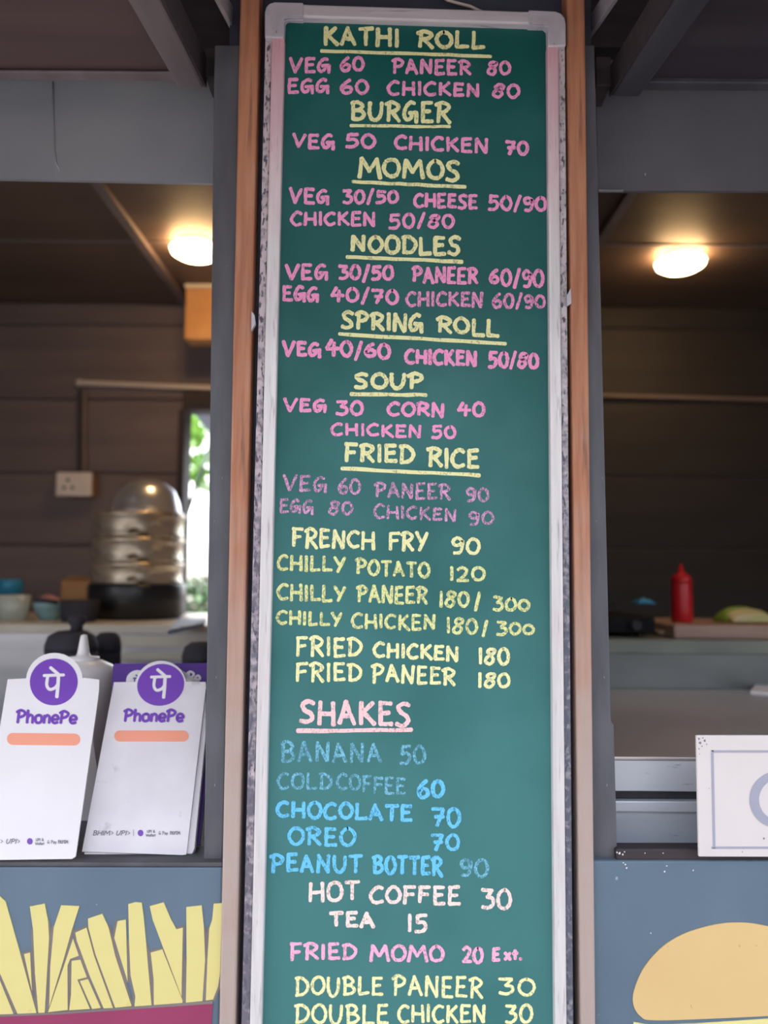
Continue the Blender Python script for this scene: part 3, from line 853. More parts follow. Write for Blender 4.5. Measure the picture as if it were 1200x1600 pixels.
lathe('pan_body', [(.040, 0), (.046, .004), (.052, h), (.049, h), (.044, .006), (0, .006)], (c.x - .005, 1.02, ZL), M['black_soft'], t, 28)
tube('pan_handle', [(c.x - .055, 1.0, ZL + h - .006), (c.x - .085, .985, ZL + h - .001), (c.x - .11, .975, ZL + h)], .006, M['black_soft'], t)
v, f = prism([on_level(262, 984, ZL + .012), on_level(318, 972, ZL + .012), on_level(322, 966, ZL + .012), on_level(278, 966, ZL + .012)], (0, 0, -.011))
tag(obj('folded_paper', v, f, M['blue_cloth'], bevel=.003), 'folded blue striped paper right of the steamer stack', 'paper')

# made-up dark shapes standing in for reflections in the steel counter front
for px, pw, ptop, Y, lab in ((112, 78, 986, .60, 'tall dark shape standing in for a reflection behind the left white card'), (168, 42, 988, .72, 'slim dark shape standing in for a reflection between the two white cards'),
                             (314, 56, 1003, .62, 'dark shape standing in for a reflection beside the left post')):
    d_ = Y - CAM_Y
    c = at(px, 1000, Y)
    r_ = pw / 2 * d_ / FPX
    top = at(px, ptop, Y - r_ * .5).z
    t = thing('reflection_shape', (c.x, Y, zs), lab, 'canister', 'dark reflection shapes inside the left opening')  # no real canister, a stand-in for a reflection in the steel
    hh = top - zs
    lathe('shape_body', [(r_ * .94, 0), (r_, .006), (r_, hh - .06), (r_ * .98, hh - .045)], (c.x, Y, zs), M['black_soft'], t, 32)
    lathe('shape_top', [(r_ * 1.0, hh - .045), (r_ * 1.0, hh - .032), (r_ * .88, hh - .012), (r_ * .55, hh - .002), (0, hh)], (c.x, Y, zs), M['black_soft'], t, 32)
    if pw > 60:
        lathe('shape_knob', [(.014, hh - .002), (.012, hh + .008), (.02, hh + .018), (.018, hh + .03), (0, hh + .034)], (c.x + .01, Y, zs), M['black_soft'], t, 20)

# ------------------------------------------------------------------ right steel counter and back counter
ZR = on_level(1050, 995, 1.344).z
YR = 0.77
t = thing('back_counter', (1.0, 1.1, ZF), 'dim right back counter with a grey green stone edge', 'counter')
box('worktop', 0.03, XW - .006, YR, YB - .01, ZR - .034, ZR, M['green_edge'], t, bevel=.004)
box('front_panel', 0.03, XW - .006, YR + .004, YR + .03, ZF, ZR - .034, M['steel_dark'], t)
ZW = 1.23
t = thing('steel_counter', (1.0, .3, zb), 'pale steel serving counter in the right opening', 'counter')
x0 = at(957, 1183, .05).x
yfr = on_level(1050, 1183, ZW).y
zz = lambda py: at(1000, py, yfr).z
box('worktop', x0 - .03, XW - .006, yfr, YR - .002, ZW - .006, ZW, M['steel_top'], t, bevel=.002)
box('upper_apron', x0 - .03, XW - .006, yfr + .002, yfr + .012, zz(1237), ZW - .006, M['steel_light'], t, bevel=.001)
box('recess_strip', x0 - .03, XW - .006, yfr + .022, yfr + .03, zz(1254), zz(1236), M['dark_post'], t)
box('front_rail', x0 - .03, XW - .006, yfr - .002, yfr + .012, zz(1269), zz(1251), M['steel_light'], t, bevel=.002)
box('lower_apron', x0 - .03, XW - .006, yfr + .004, yfr + .012, zz(1345), zz(1270), M['steel_light'], t, bevel=.001)
o = slab('trim_10', [(962, 1326), (2000, 1326), (2000, 1346), (963, 1346)], 0.004, .03, M['header'], bevel=.003)
tag(o, 'dark ledge strip below the steel counter', kind='structure')

# red ketchup bottle, cutting board, cabbage, stove
dB = 2.0; YBt = dB + CAM_Y
a, b = on_level(1058, 996, ZR), on_level(1230, 996, ZR)
t = thing('cutting_board', (1.0, .92, ZR), 'thick wooden cutting board on the right back counter', 'cutting board')
zb1 = at(1066, 972, YBt).z
v, f = mesh_box(at(1053, 985, .80).x, at(1300, 985, .85).x, .80, 1.12, ZR, zb1)
obj('board_slab', v, f, M['cutting'], t, bevel=.005)
v, f = mesh_box(at(1020, 985, .9).x, at(1056, 985, .9).x, .86, .92, ZR + .004, ZR + .016)
obj('board_handle', v, f, M['cutting'], t, bevel=.004)
c = at(1066, 972, YBt)
t = thing('ketchup_bottle', (c.x, YBt, zb1), 'red squeeze bottle with a pointed nozzle on the cutting board', 'bottle')
s_ = dB / FPX
lathe('bottle_body', [(15.5 * s_, 0), (16.5 * s_, .003), (16 * s_, 30 * s_), (15.5 * s_, 58 * s_), (15 * s_, 61 * s_)], (c.x, YBt, zb1), M['ketchup'], t, 32)
lathe('nozzle_cap', [(15.5 * s_, 61 * s_), (15.5 * s_, 67 * s_), (12 * s_, 72 * s_), (5.5 * s_, 77 * s_), (4 * s_, 80 * s_), (1.6 * s_, 90 * s_), (0, 91 * s_)], (c.x, YBt, zb1), M['ketchup'], t, 32)
# cabbage half
c = at(1156, 972, .93)
t = thing('cabbage_half', (c.x, .93, zb1), 'cut piece of green cabbage lying on the cutting board', 'vegetable')
rc = 38 * 2.01 / FPX
V, F = [], []
nu, nv = 20, 8
for j in range(nv + 1):
    ph = (math.pi / 2) * j / nv
    for i in range(nu):
        th = 2 * math.pi * i / nu
        wob = 1 + .05 * math.sin(5 * th + j)
        V.append(Vector((c.x + rc * math.cos(ph) * math.cos(th) * wob, .93 + rc * .8 * math.cos(ph) * math.sin(th) * wob, zb1 + .002 + rc * .62 * math.sin(ph))))
for j in range(nv):
    for i in range(nu):
        m = (i + 1) % nu
        F.append((j * nu + i, j * nu + m, (j + 1) * nu + m, (j + 1) * nu + i))
F.append(tuple(range(nu - 1, -1, -1)))
obj('outer_leaves', V, F, M['leaf_green'], t, smooth=True)
pts = []
for i in range(13):
    th = math.pi * i / 12
    pts.append((c.x + .012 + rc * .86 * math.cos(th), .93 - rc * .86, zb1 + .003 + rc * .36 * math.sin(th)))
v, f = prism(pts, (-.004, .03, .012)); obj('cut_face', v, f, M['leaf_cut'], t, bevel=.002)
# black stove at the left end with a crumpled blue packet
t = thing('gas_stove', (at(985, 990, .9).x, .95, ZR), 'black gas stove next to the right post', 'stove')
xa, xb = .42, at(1022, 985, .85).x
box('stove_body', xa, xb, .84, 1.15, ZR + .01, ZR + .05, M['stove'], t, bevel=.005)
for x_ in (xa + .03, xb - .03):
    for y_ in (.87, 1.12):
        lathe('foot', [(.012, 0), (.01, .011)], (x_, y_, ZR), M['black'], t, 12)
c2 = ((xa + xb) / 2, .99)
lathe('burner', [(.05, .05), (.05, .06), (.03, .066), (0, .066)], (c2[0], c2[1], ZR), M['black'], t, 24)
for k in range(4):
    a_ = k * math.pi / 2 + .4
    v, f = mesh_bar((c2[0] + .03 * math.cos(a_), c2[1] + .03 * math.sin(a_), ZR + .074), (c2[0] + .09 * math.cos(a_), c2[1] + .09 * math.sin(a_), ZR + .074), .008, .012, side=(-math.sin(a_), math.cos(a_), 0))
    obj('pan_support', v, f, M['black'], t)
for x_ in (xa + .06, xb - .05):
    v, f = mesh_tube([(x_, .84, ZR + .03), (x_, .825, ZR + .03)], .012, 16); obj('control_knob', v, f, M['black_soft'], t)
c = at(1004, 944, .95)
bm_pts = []
V, F = [], []
for j in range(5):
    for i in range(8):
        x_ = c.x - .025 + .05 * i / 7; y_ = .92 + .05 * j / 4
        V.append(Vector((x_, y_, ZR + .0822 + .014 * max(0, math.sin(math.pi * i / 7)) * (0.6 + .4 * math.sin(j * 2.1 + i)))))
n_ = len(V)
V += [Vector((v_.x, v_.y, ZR + .0805)) for v_ in V]
for j in range(4):
    for i in range(7):
        q = (j * 8 + i, j * 8 + i + 1, (j + 1) * 8 + i + 1, (j + 1) * 8 + i)
        F.append(q); F.append(tuple(n_ + k_ for k_ in reversed(q)))
for i in range(7):
    F.append((i, n_ + i, n_ + i + 1, i + 1)); F.append((32 + i, 32 + i + 1, n_ + 32 + i + 1, n_ + 32 + i))
for j in range(4):
    F.append((j * 8, (j + 1) * 8, n_ + (j + 1) * 8, n_ + j * 8)); F.append((j * 8 + 7, n_ + j * 8 + 7, n_ + (j + 1) * 8 + 7, (j + 1) * 8 + 7))
tag(obj('blue_packet', V, F, M['blue_plastic'], smooth=True), 'crumpled bright blue packet on the black stove', 'packet')
# white papers on the steel worktop at the right edge
pp = [on_level(1172, 1079, ZW + .010), on_level(1182, 1067, ZW + .010), on_level(1260, 1070, ZW + .010), on_level(1260, 1086, ZW + .010)]
v, f = prism(pp, (0, 0, -.0095)); tag(obj('paper_stack', v, f, M['card'], bevel=.001), 'thin stack of white paper on the steel worktop', 'paper')

# ------------------------------------------------------------------ outside the window
def foliage(name, c, rad, n, size, m, parent, squash=1.0, seed=1):
    rn = random.Random(seed)
    V, F = [], []
    for i in range(n):
        while True:
            p = Vector((rn.uniform(-1, 1), rn.uniform(-1, 1), rn.uniform(-1, 1)))
            if .25 < p.length < 1: break
        p = Vector(c) + Vector((p.x * rad, p.y * rad, p.z * rad * squash))
        d = Vector((rn.gauss(0, 1), rn.gauss(0, 1), rn.gauss(0, .6) - .3)).normalized()
        s = d.cross(Vector((rn.gauss(0, 1), rn.gauss(0, 1), 1))).normalized()
        L_ = size * rn.uniform(.6, 1.3)
        up = d.cross(s) * (L_ * .12)
        b = len(V)
        V += [p, p + d * L_ * .45 + s * L_ * .22 + up, p + d * L_, p + d * L_ * .45 - s * L_ * .22 + up]
        F += [(b, b + 1, b + 2), (b, b + 2, b + 3)]
    o = obj(name, V, F, m, parent)
    o['kind'] = 'stuff'
    return o


def plant(name, px, py, Y, rad, n, size, m, label, cat, squash=1.0, seed=1):
    c = at(px, py, Y)
    t = thing(name, (c.x, Y, 0), label, cat)
    tube('trunk', [(c.x, Y, 0), (c.x + .02, Y, c.z * .5), (c.x, Y + .01, c.z)], [.05 if rad > .4 else .015, .04 if rad > .4 else .012, .015 if rad > .4 else .006], M['bark'], t)
    foliage('foliage', c, rad, n, size, m, t, squash, seed)
    return t


plant('leafy_tree', 346, 690, 5.5, .46, 560, .15, M['leaf_a'], 'bright green tree seen high in the back window', 'tree', 1.0, 3)
plant('leafy_shrub', 318, 938, 3.2, .20, 420, .07, M['leaf_b'], 'dark green shrub low in the back window', 'shrub', .7, 4)
p = at(297, 641, YB + .1); q = at(336, 690, YB + .48)
v, f = prism([(p.x, YB + .075, WZ1 + .03), (.0, YB + .075, WZ1 + .03), (.0, q.y, q.z), (q.x, q.y, q.z)], (0, 0, .004))
tag(obj('tarpaulin', v, f, M['tarp']), 'blue grey tarpaulin sloping down outside the back window', 'tarpaulin')
a, b = at(334, 678, YB + .5), at(284, 826, YB + .07)
tag(tube('guy_rope', [a, (a + b) / 2 + Vector((0, 0, -.004)), b], .008, M['rope'], segs=8), 'dark green rope slanting across the back window', 'rope')

# ------------------------------------------------------------------ white sign on the right
t = thing('lettered_sign', (at(1100, 1340, -.014).x, -.01, at(1100, 1340, -.014).z), 'white sign with a grey border and a big letter on the right ledge', 'sign')
slab('sign_panel', [(1088, 1149), (1500, 1149), (1500, 1340), (1092, 1339)], -.016, -.011, M['sign'], t, bevel=.0015)
for pts in ([(1111, 1172.5), (1480, 1172.5), (1480, 1176), (1115, 1176)], [(1112, 1326.5), (1112, 1323), (1480, 1323), (1480, 1326.5)],
            [(1111, 1172.5), (1115, 1172.5), (1118, 1326.5), (1114, 1326.5)]):
    slab('border_line', pts, -.0166, -.016, M['sign_ink'], t)
rc_ = random.Random(5)


def chips(name, spots, y0, m, parent, label):
    V, F = [], []
    for cx_, cy_, r_ in spots:
        pts = [(cx_ + r_ * rc_.uniform(.5, 1.3) * math.cos(k * 1.047), cy_ + r_ * rc_.uniform(.5, 1.3) * math.sin(k * 1.047)) for k in range(6)]
        b_ = len(V)
        V += [at(x, y, y0) for x, y in pts]
        F.append(tuple(range(b_, b_ + 6)))
    o_ = obj(name, V, F, m, parent)
    o_['label'] = label; o_['kind'] = 'stuff'


chips('corner_stain', [(1092, 1154, 1.8), (1098, 1153, 1.5), (1094, 1161, 2.2), (1101, 1157, 2.4), (1097, 1166, 1.6), (1092, 1170, 1.3), (1104, 1163, 1.1), (1093, 1178, 1.0), (1108, 1232, .9), (1160, 1331, 1.1), (1194, 1310, 1.8)],
      -.0163, M['ink'], t, 'brown grey scuffs near the sign corner')
chips('paint_chip', [(968, 1333, 2.0), (973, 1335, 1.6), (964, 1332, 1.4), (976, 1331, 1.0), (1008, 1333, .9), (1036, 1333, 1.1)], .0035, M['card'], o, 'white paint chips')
chips('paint_chip', [(977, 1351, 1.8), (979, 1356, 2.2), (974, 1348, 1.2), (1038, 1362, 1.7), (1042, 1353, 1.3), (1083, 1360, 1.4), (1017, 1458, 1.3)], -.0006, M['card'], wr, 'white paint chips')
ring_o, ring_i = [], []
for k in range(40):
    a_ = 2 * math.pi * k / 40
    ring_o.append((1217 + 46 * math.cos(a_), 1249.5 + 45 * math.sin(a_)))
    ring_i.append((1217 + 31 * math.cos(a_), 1249.5 + 32 * math.sin(a_)))
V = [at(x, y, -.0166) for x, y in ring_o] + [at(x, y, -.0166) for x, y in ring_i] + [at(x, y, -.016) for x, y in ring_o] + [at(x, y, -.016) for x, y in ring_i]
F = []
for k in range(40):
    m = (k + 1) % 40
    F += [(k, m, 40 + m, 40 + k), (k, 80 + k, 80 + m, m), (40 + k, 40 + m, 120 + m, 120 + k)]
obj('letter', V, F, M['sign_ink'], t)

# ------------------------------------------------------------------ the menu board
bb = at(640, 1780, 0)
menu = thing('menu_board', (bb.x, 0.0, bb.z), 'tall green chalk menu board in a worn pale frame', 'menu board')
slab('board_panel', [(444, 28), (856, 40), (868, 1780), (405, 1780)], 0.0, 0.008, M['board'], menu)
slab('frame_rail', [(424.5, 56), (444.5, 58), (408.5, 1600), (404, 1790), (385.5, 1790), (390, 1600)], -.012, .012, M['frame'], menu, bevel=.0025)
slab('frame_rail', [(855, 70), (873, 70), (886, 1600), (888, 1790), (869, 1790), (867, 1600)], -.012, .012, M['frame'], menu, bevel=.0025)
slab('frame_rail', [(470, 6), (830, 17.5), (830, 37), (470, 26)], -.012, .012, M['frame_top'], menu, bevel=.0025)
o = slab('frame_lip', [(414.5, 56), (425, 56), (390.5, 1600), (386, 1790), (372.5, 1790), (377, 1600)], -.005, .012, M['flange_left'], menu, bevel=.0015)
o['label'] = 'worn outer lip of the frame with flaked paint'
o = slab('frame_lip', [(872.5, 70), (883, 70), (896, 1600), (898, 1790), (887.5, 1790), (885.5, 1600)], -.005, .012, M['flange'], menu, bevel=.0015)
o['label'] = 'worn outer lip of the frame with flaked paint'
capl = slab('corner_cap', [(413.5, 58), (413.5, 18), (416, 10), (421, 5), (429, 2.5), (474, 3.5), (474, 25.5), (448, 24.5), (444.5, 28), (443, 58)], -.0145, .012, M['cap'], menu, bevel=.002)
capr = slab('corner_cap', [(826, 15), (868, 17), (877, 20.5), (882.5, 27), (884.5, 36), (884.5, 71), (856.5, 72), (856, 41), (851, 37), (826, 36.5)], -.0145, .012, M['cap'], menu, bevel=.002)
capl['label'] = capr['label'] = 'grey ribbed plastic corner cap'
slab('hanging_clip', [(393, 486), (397.5, 492), (399, 506), (392.5, 517)], -.010, -.004, M['cap'], menu)
slab('hanging_clip', [(892, 450), (893, 474), (886, 478), (885.5, 462)], -.010, -.004, M['cap'], menu)
V, F = [], []
for k in range(6):
    x_ = 427 + k * 3
    r0 = 13 + k * 3.6
    line = [(x_ + .5, 57), (x_ + .5, r0 + 8), (x_ + 3, r0 + 2), (x_ + 9, r0), (473, r0 + .8)]
    stroke_mesh(V, F, line, .8, lambda x, y, l: at(x, y, -.0149), 0)
o = obj('cap_rib', V, F, M['cap'], capl); o['kind'] = 'stuff'
V, F = [], []
for k in range(6):
    x_ = 875 - k * 3.2
    r0 = 26 + k * 3
    line = [(x_, 70), (x_, r0 + 9), (x_ - 3, r0 + 2), (x_ - 9, r0), (827, r0 - 1)]
    stroke_mesh(V, F, line, .8, lambda x, y, l: at(x, y, -.0149), 0)
o = obj('cap_rib', V, F, M['cap'], capr); o['kind'] = 'stuff'

YEL, PNK, PALE, BLU, CRM = rgb(240, 236, 176), rgb(248, 160, 204), rgb(250, 204, 204), rgb(112, 198, 238), rgb(250, 222, 212)
CH = {'yellow': chalk_mat('chalk_yellow', YEL, .86), 'yellow_soft': chalk_mat('chalk_yellow_soft', rgb(228, 230, 160), .7),
      'pink': chalk_mat('chalk_pink', PNK, .86), 'pink_faded': chalk_mat('chalk_pink_faded', rgb(226, 166, 206), .5),
      'pink_mid': chalk_mat('chalk_pink_mid', rgb(242, 160, 204), .66),
      'pale': chalk_mat('chalk_pale_pink', PALE, .84), 'blue': chalk_mat('chalk_blue', BLU, .8), 'blue_faded': chalk_mat('chalk_blue_faded', rgb(126, 192, 216), .5),
      'cream': chalk_mat('chalk_cream', CRM, .8)}
# (colour, half stroke width, [(text, x0, x1, top left, base left, top right, base right)...], underline)
LINES = [
    ('yellow', 3.2, [('KATHI', 504, 626, 41, 72, 44, 74), ('ROLL', 651, 760, 47, 75, 48, 77)], (502, 79.5, 767, 88, 2.6)),
    ('pink', 2.6, [('VEG', 451, 518, 88.5, 113, 90, 114), ('60', 530, 570, 88, 111, 89, 112), ('PANEER', 612, 737, 91, 116, 94, 118), ('80', 759, 799, 95, 117, 96, 118)], None),
    ('pink', 2.6, [('EGG', 448, 516, 122, 146, 123, 147), ('60', 530, 577, 123, 147, 124, 148), ('CHICKEN', 604, 751, 126, 149, 130, 152), ('80', 767, 813, 130, 153, 131, 154)], None),
    ('yellow', 3.1, [('BURGER', 547, 706, 157, 188, 159, 193)], (548, 196, 703, 198, 2.4)),
    ('pink', 2.7, [('VEG', 456, 525, 208, 231, 210, 235), ('50', 538, 588, 208, 231, 209, 232), ('CHICKEN', 615, 764, 211, 234, 216, 241), ('70', 788, 827, 219, 241, 220, 242)], None),
    ('yellow', 3.2, [('MOMOS', 559, 721, 244, 277, 252, 285)], (551, 284, 727, 292, 2.8)),
    ('pink', 2.6, [('VEG', 451, 516, 293, 318, 296, 320), ('30/50', 534, 624, 295, 318, 298, 319), ('CHEESE', 645, 748, 301, 324, 304, 328), ('50/90', 761, 855, 304, 328, 308, 331)], None),
    ('pink', 2.5, [('CHICKEN', 453, 588, 330, 353, 331, 353), ('50/80', 606, 711, 333, 357, 335, 357)], None),
    ('yellow', 3.2, [('NOODLES', 547, 722, 367, 394, 369, 401)], (542, 401.5, 722, 409, 3.0)),
    ('pink', 2.7, [('VEG', 445, 514, 411, 437, 413, 438), ('30/50', 528, 616, 413, 437, 415, 438), ('PANEER', 643, 748, 416, 442, 418, 445), ('60/90', 763, 851, 420, 445, 421, 450)], None),
    ('pink', 2.7, [('EGG', 440, 500, 445, 471, 447, 472), ('40/70', 516, 624, 448, 471, 452, 475)], None),
    ('pink_mid', 2.4, [('CHICKEN', 633, 756, 455, 479, 456, 480), ('60/90', 768, 853, 457, 481, 461, 483)], None),
    ('yellow', 3.1, [('SPRING', 532, 663, 485, 514, 491, 521), ('ROLL', 682, 782, 494, 520, 499, 529)], (530, 522, 790, 537, 2.9)),
    ('pink', 2.9, [('VEG', 440, 503, 531, 557, 535, 559), ('40/60', 508, 611, 529, 557, 538, 562), ('CHICKEN', 631, 747, 544, 568, 548, 574), ('50/80', 761, 843, 548, 574, 552, 576)], None),
    ('yellow', 3.2, [('SOUP', 552, 664, 582, 607, 582, 609)], (548.5, 616, 666, 617, 3.0)),
    ('pink', 2.7, [('VEG', 442, 512, 621, 644, 623, 645), ('30', 524, 569, 625, 648, 626, 649), ('CORN', 604, 696, 627, 650, 629, 652), ('40', 714, 759, 627, 650, 628, 651)], None),
    ('pink', 2.4, [('CHICKEN', 516, 660, 660, 680, 664, 685), ('50', 673, 713, 664, 685, 665, 686)], None),
    ('yellow', 3.2, [('FRIED', 537, 650, 692, 723, 695, 724), ('RICE', 667, 751, 698, 731, 702, 732)], (534, 732, 749, 742.5, 3.0)),
    ('pink_faded', 2.2, [('VEG', 442, 512, 741, 768, 745, 770), ('60', 527, 564, 747, 771, 748, 772), ('PANEER', 585, 705, 753, 778, 756, 782), ('90', 727, 765, 761, 783, 762, 784)], None),
    ('pink_faded', 2.1, [('EGG', 436, 491, 779, 802, 781, 803), ('80', 512, 552, 782, 804, 783, 805), ('CHICKEN', 583, 714, 787, 810, 795, 815), ('90', 731, 772, 798, 820, 799, 821)], None),
    ('yellow', 2.7, [('FRENCH', 455, 587, 823, 855, 830, 859), ('FRY', 606, 670, 830, 860, 831, 861), ('90', 704, 751, 839, 866, 840, 867)], None),
    ('yellow_soft', 2.5, [('CHILLY', 432, 541, 866, 892, 870, 895), ('POTATO', 555, 673, 872, 899, 880, 903), ('120', 701, 759, 884, 908, 886, 909)], None),
    ('yellow_soft', 2.5, [('CHILLY', 432, 541, 911, 938, 915, 941), ('PANEER', 557, 669, 913, 941, 917, 945), ('180', 685, 734, 922, 948, 924, 949), ('/', 740, 752, 926, 952, 926, 952), ('300', 769, 829, 930, 956, 937, 955)], None),
    ('yellow_soft', 2.4, [('CHILLY', 431, 536, 953, 976, 956, 979), ('CHICKEN', 548, 682, 958, 982, 960, 985), ('180', 696, 747, 964, 990, 966, 991), ('/', 752, 763, 971, 992, 971, 992), ('300', 775, 836, 969, 994, 976, 992)], None),
    ('yellow', 2.7, [('FRIED', 461, 567, 993, 1027, 997, 1025), ('CHICKEN', 582, 718, 1002, 1027, 1010, 1034), ('180', 746, 797, 1011, 1038, 1012, 1039)], None),
    ('yellow', 2.6, [('FRIED', 461, 567, 1035, 1066, 1036, 1064), ('PANEER', 580, 713, 1036, 1066, 1044, 1072), ('180', 745, 798, 1050, 1075, 1051, 1076)], None),
    ('pale', 3.5, [('SHAKES', 467, 644, 1093, 1132, 1097, 1136)], (465, 1142, 643, 1140.5, 3.4)),
    ('blue_faded', 2.5, [('BANANA', 438, 598, 1158, 1191, 1161, 1192), ('50', 623, 666, 1164, 1194, 1165, 1195)], None),
    ('blue_faded', 2.2, [('COLD', 432, 520, 1206, 1233, 1207, 1234), ('COFFEE', 525, 635, 1208, 1234, 1216, 1242)], None),
    ('blue', 3.2, [('60', 650, 696, 1217, 1247, 1218, 1247)], None),
    ('blue', 2.9, [('CHOCOLATE', 430, 646, 1250, 1277, 1258, 1285), ('70', 673, 721, 1261, 1293, 1262, 1294)], None),
    ('blue', 2.8, [('OREO', 449, 557, 1292, 1322, 1293, 1323), ('70', 672, 719, 1302, 1328, 1303, 1329)], None),
    ('blue', 2.9, [('PEANUT', 422, 568, 1333, 1363, 1336, 1364), ('BOTTER', 581, 693, 1336, 1365, 1338, 1370)], None),
    ('blue_faded', 2.6, [('90', 717, 764, 1341, 1371, 1342, 1371)], None),
    ('cream', 2.9, [('HOT', 481, 564, 1378, 1411, 1376, 1409), ('COFFEE', 576, 721, 1384, 1412, 1384, 1413), ('30', 751, 800, 1388, 1420, 1389, 1421)], None),
    ('cream', 2.9, [('TEA', 513, 588, 1424, 1449, 1425, 1450), ('15', 635, 670, 1428, 1457, 1428, 1458)], None),
    ('pale_pink2', 2.7, [('FRIED', 452, 559, 1473, 1502, 1474, 1499), ('MOMO', 577, 695, 1476, 1503, 1477, 1504), ('20', 721, 756, 1478, 1505, 1479, 1506), ('E', 768, 783, 1481, 1502, 1481, 1502), ('xt.', 786, 818, 1482, 1501, 1483, 1501)], None),
    ('yellow', 2.5, [('DOUBLE', 460, 600, 1525, 1556, 1526, 1556), ('PANEER', 613, 756, 1523, 1555, 1527, 1560), ('30', 778, 837, 1527, 1555, 1528, 1556)], None),
    ('yellow', 2.5, [('DOUBLE', 460, 609, 1569, 1600, 1569, 1600), ('CHICKEN', 620, 760, 1569, 1598, 1570, 1599), ('30', 788, 833, 1569, 1599, 1570, 1600)], None),
]
CH['pale_pink2'] = chalk_mat('chalk_rose', rgb(250, 178, 206), .8)
rn = random.Random(11)
bmap = lambda x, y, l: at(x, y, -.0004 - l * .000012)
for colour, w, words, under in LINES:
    for (tx, x0, x1, a0, b0, a1, b1) in words:
        V, F = [], []
        write(V, F, tx, x0 + w, x1 - w, a0 + w * .7, b0 - w * .7, a1 + w * .7, b1 - w * .7, w, bmap, .028, rn, gap=.26)
        obj('chalk_word', V, F, CH[colour], menu)
    if under:
        V, F = [], []
        xa_, ya_, xb_, yb_, uw = under
        ln = [(xa_ + (xb_ - xa_) * k / 12, ya_ + (yb_ - ya_) * k / 12 + rn.uniform(-.5, .5)) for k in range(13)]
        stroke_mesh(V, F, ln, [uw * (1 + rn.uniform(-.12, .12)) for _ in ln], bmap, 30)
        obj('chalk_underline', V, F, CH[colour], menu)

# ------------------------------------------------------------------ payment standees leaning in the left opening
TILT = 30.0
NRM = Vector((0, -math.cos(R(TILT)), math.sin(R(TILT))))


def ellipse(cx_, cy_, rx, ry, rot=0.0, n=36, a0=0.0, a1=360.0):
    out = []
    for k in range(n + (1 if a1 - a0 < 360 else 0)):
        a = R(a0 + (a1 - a0) * k / n)
        x, y = rx * math.cos(a), ry * math.sin(a)
        out.append((cx_ + x * math.cos(rot) - y * math.sin(rot), cy_ + x * math.sin(rot) + y * math.cos(rot)))
    return out


def flat(name, pts, p0, lift, thick, m, parent, bevel=0.0):
    """A flat piece parallel to the leaning card, its front face lifted above the card's face by lift."""
    q0 = p0 + NRM * lift
    v, f = prism([on_plane(x, y, q0, NRM) for x, y in pts], -NRM * thick)
    return obj(name, v, f, m, parent, bevel=bevel)


def letters(name, p0, lift, m, parent, jobs):
    for (tx, x0, x1, a0, b0, a1, b1, w, sl) in jobs:
        V, F = [], []
        fm = lambda x, y, l: on_plane(x, y, p0 + NRM * (lift + l * .000004), NRM)
        write(V, F, tx, x0, x1, a0, b0, a1, b1, w, fm, 0.0, gap=.16, slant=sl)
        obj(name, V, F, m, parent)


def glyph_pe(p0, lift, m, parent, cx_, cy_, s):
    """The round badge's sign: a bar, an open bowl, a stem below the bar and a slanted stroke on top."""
    V, F = [], []
    fm = lambda x, y, l: on_plane(x, y, p0 + NRM * (lift + l * .00001), NRM)
    T = lambda pts: [(cx_ + x * s, cy_ + y * s) for x, y in pts]
    stroke_mesh(V, F, T([(-14, -8), (16, -9)]), 2.2 * s, fm, 0)
    stroke_mesh(V, F, T([(8, -8), (7, 10), (5.5, 24)]), 2.6 * s, fm, 1)
    stroke_mesh(V, F, cat_rom(T([(-8, -7), (-9.5, 6), (-5, 12.5), (3, 10), (6, 6)]), 6), 2.3 * s, fm, 2)
    stroke_mesh(V, F, T([(-4, -20), (9, -9)]), 2.4 * s, fm, 3)
    return obj('badge_sign', V, F, m, parent)


# right-hand card with its backing and the purple card behind
pr = on_level(210, 1336, zs + .001)
t = thing('payment_standee', (pr.x, pr.y, zs), 'worn white payment card with purple badge, the right one of two', 'standee', 'white payment cards on the ledge')
outline = [(128, 1330.5), (178, 1066), (213, 1065.5)] + ellipse(251.5, 1070, 39.5, 37.5, 0, 16, 187, 353) + [(289, 1065), (321, 1065.5), (322, 1072), (291, 1335), (285, 1336)]
flat('card_face', outline, pr, 0, .003, M['card_dirty'], t)
o = flat('card_backing', [(131, 1335), (178, 1072), (322, 1072), (321.5, 1150), (304, 1326), (300, 1334)], pr, -.004, .010, M['card_dirty'], t, bevel=.001)
flat('badge', ellipse(251, 1070, 37, 32.5, -.25), pr, .0004, .0003, M['purple'], t)['label'] = 'purple round badge'
glyph_pe(pr, .0008, M['card'], t, 250, 1066, 1.0)
letters('brand_lettering', pr, .0006, M['purple'], t, [('PhonePe', 194, 286, 1109, 1126.5, 1109.5, 1127, 2.2, .1)])
pill = ellipse(187, 1150, 8.7, 8.7, 0, 10, 90, 270) + ellipse(286, 1150, 8.7, 8.7, 0, 10, -90, 90)
flat('name_pill', pill, pr, .0004, .0003, M['pill'], t)['label'] = 'blank orange rounded bar'
letters('footer_lettering', pr, .0006, M['ink'], t, [('BHIM', 145, 171, 1298, 1305, 1298, 1305, .7, .3), ('>', 173.5, 177, 1299, 1304, 1299, 1304, .5, 0), ('UPI', 181, 197, 1298, 1305, 1298, 1305, .7, .3), ('>', 199.5, 203, 1299, 1304, 1299, 1304, .5, 0),
        ('l', 208, 209, 1296, 1306, 1296, 1306, .3, 0), ('UPI &', 230, 242, 1297, 1301, 1297, 1301, .45, 0), ('Wallet', 228, 243, 1303, 1307, 1303, 1307, .45, 0), ('G Pay', 248, 262, 1299, 1304, 1299, 1304, .4, 0), ('PAYTM', 266, 281, 1299, 1304, 1299, 1304, .6, 0)])
flat('footer_badge', ellipse(219.5, 1301.5, 4.4, 5), pr, .0004, .0003, M['purple'], t)
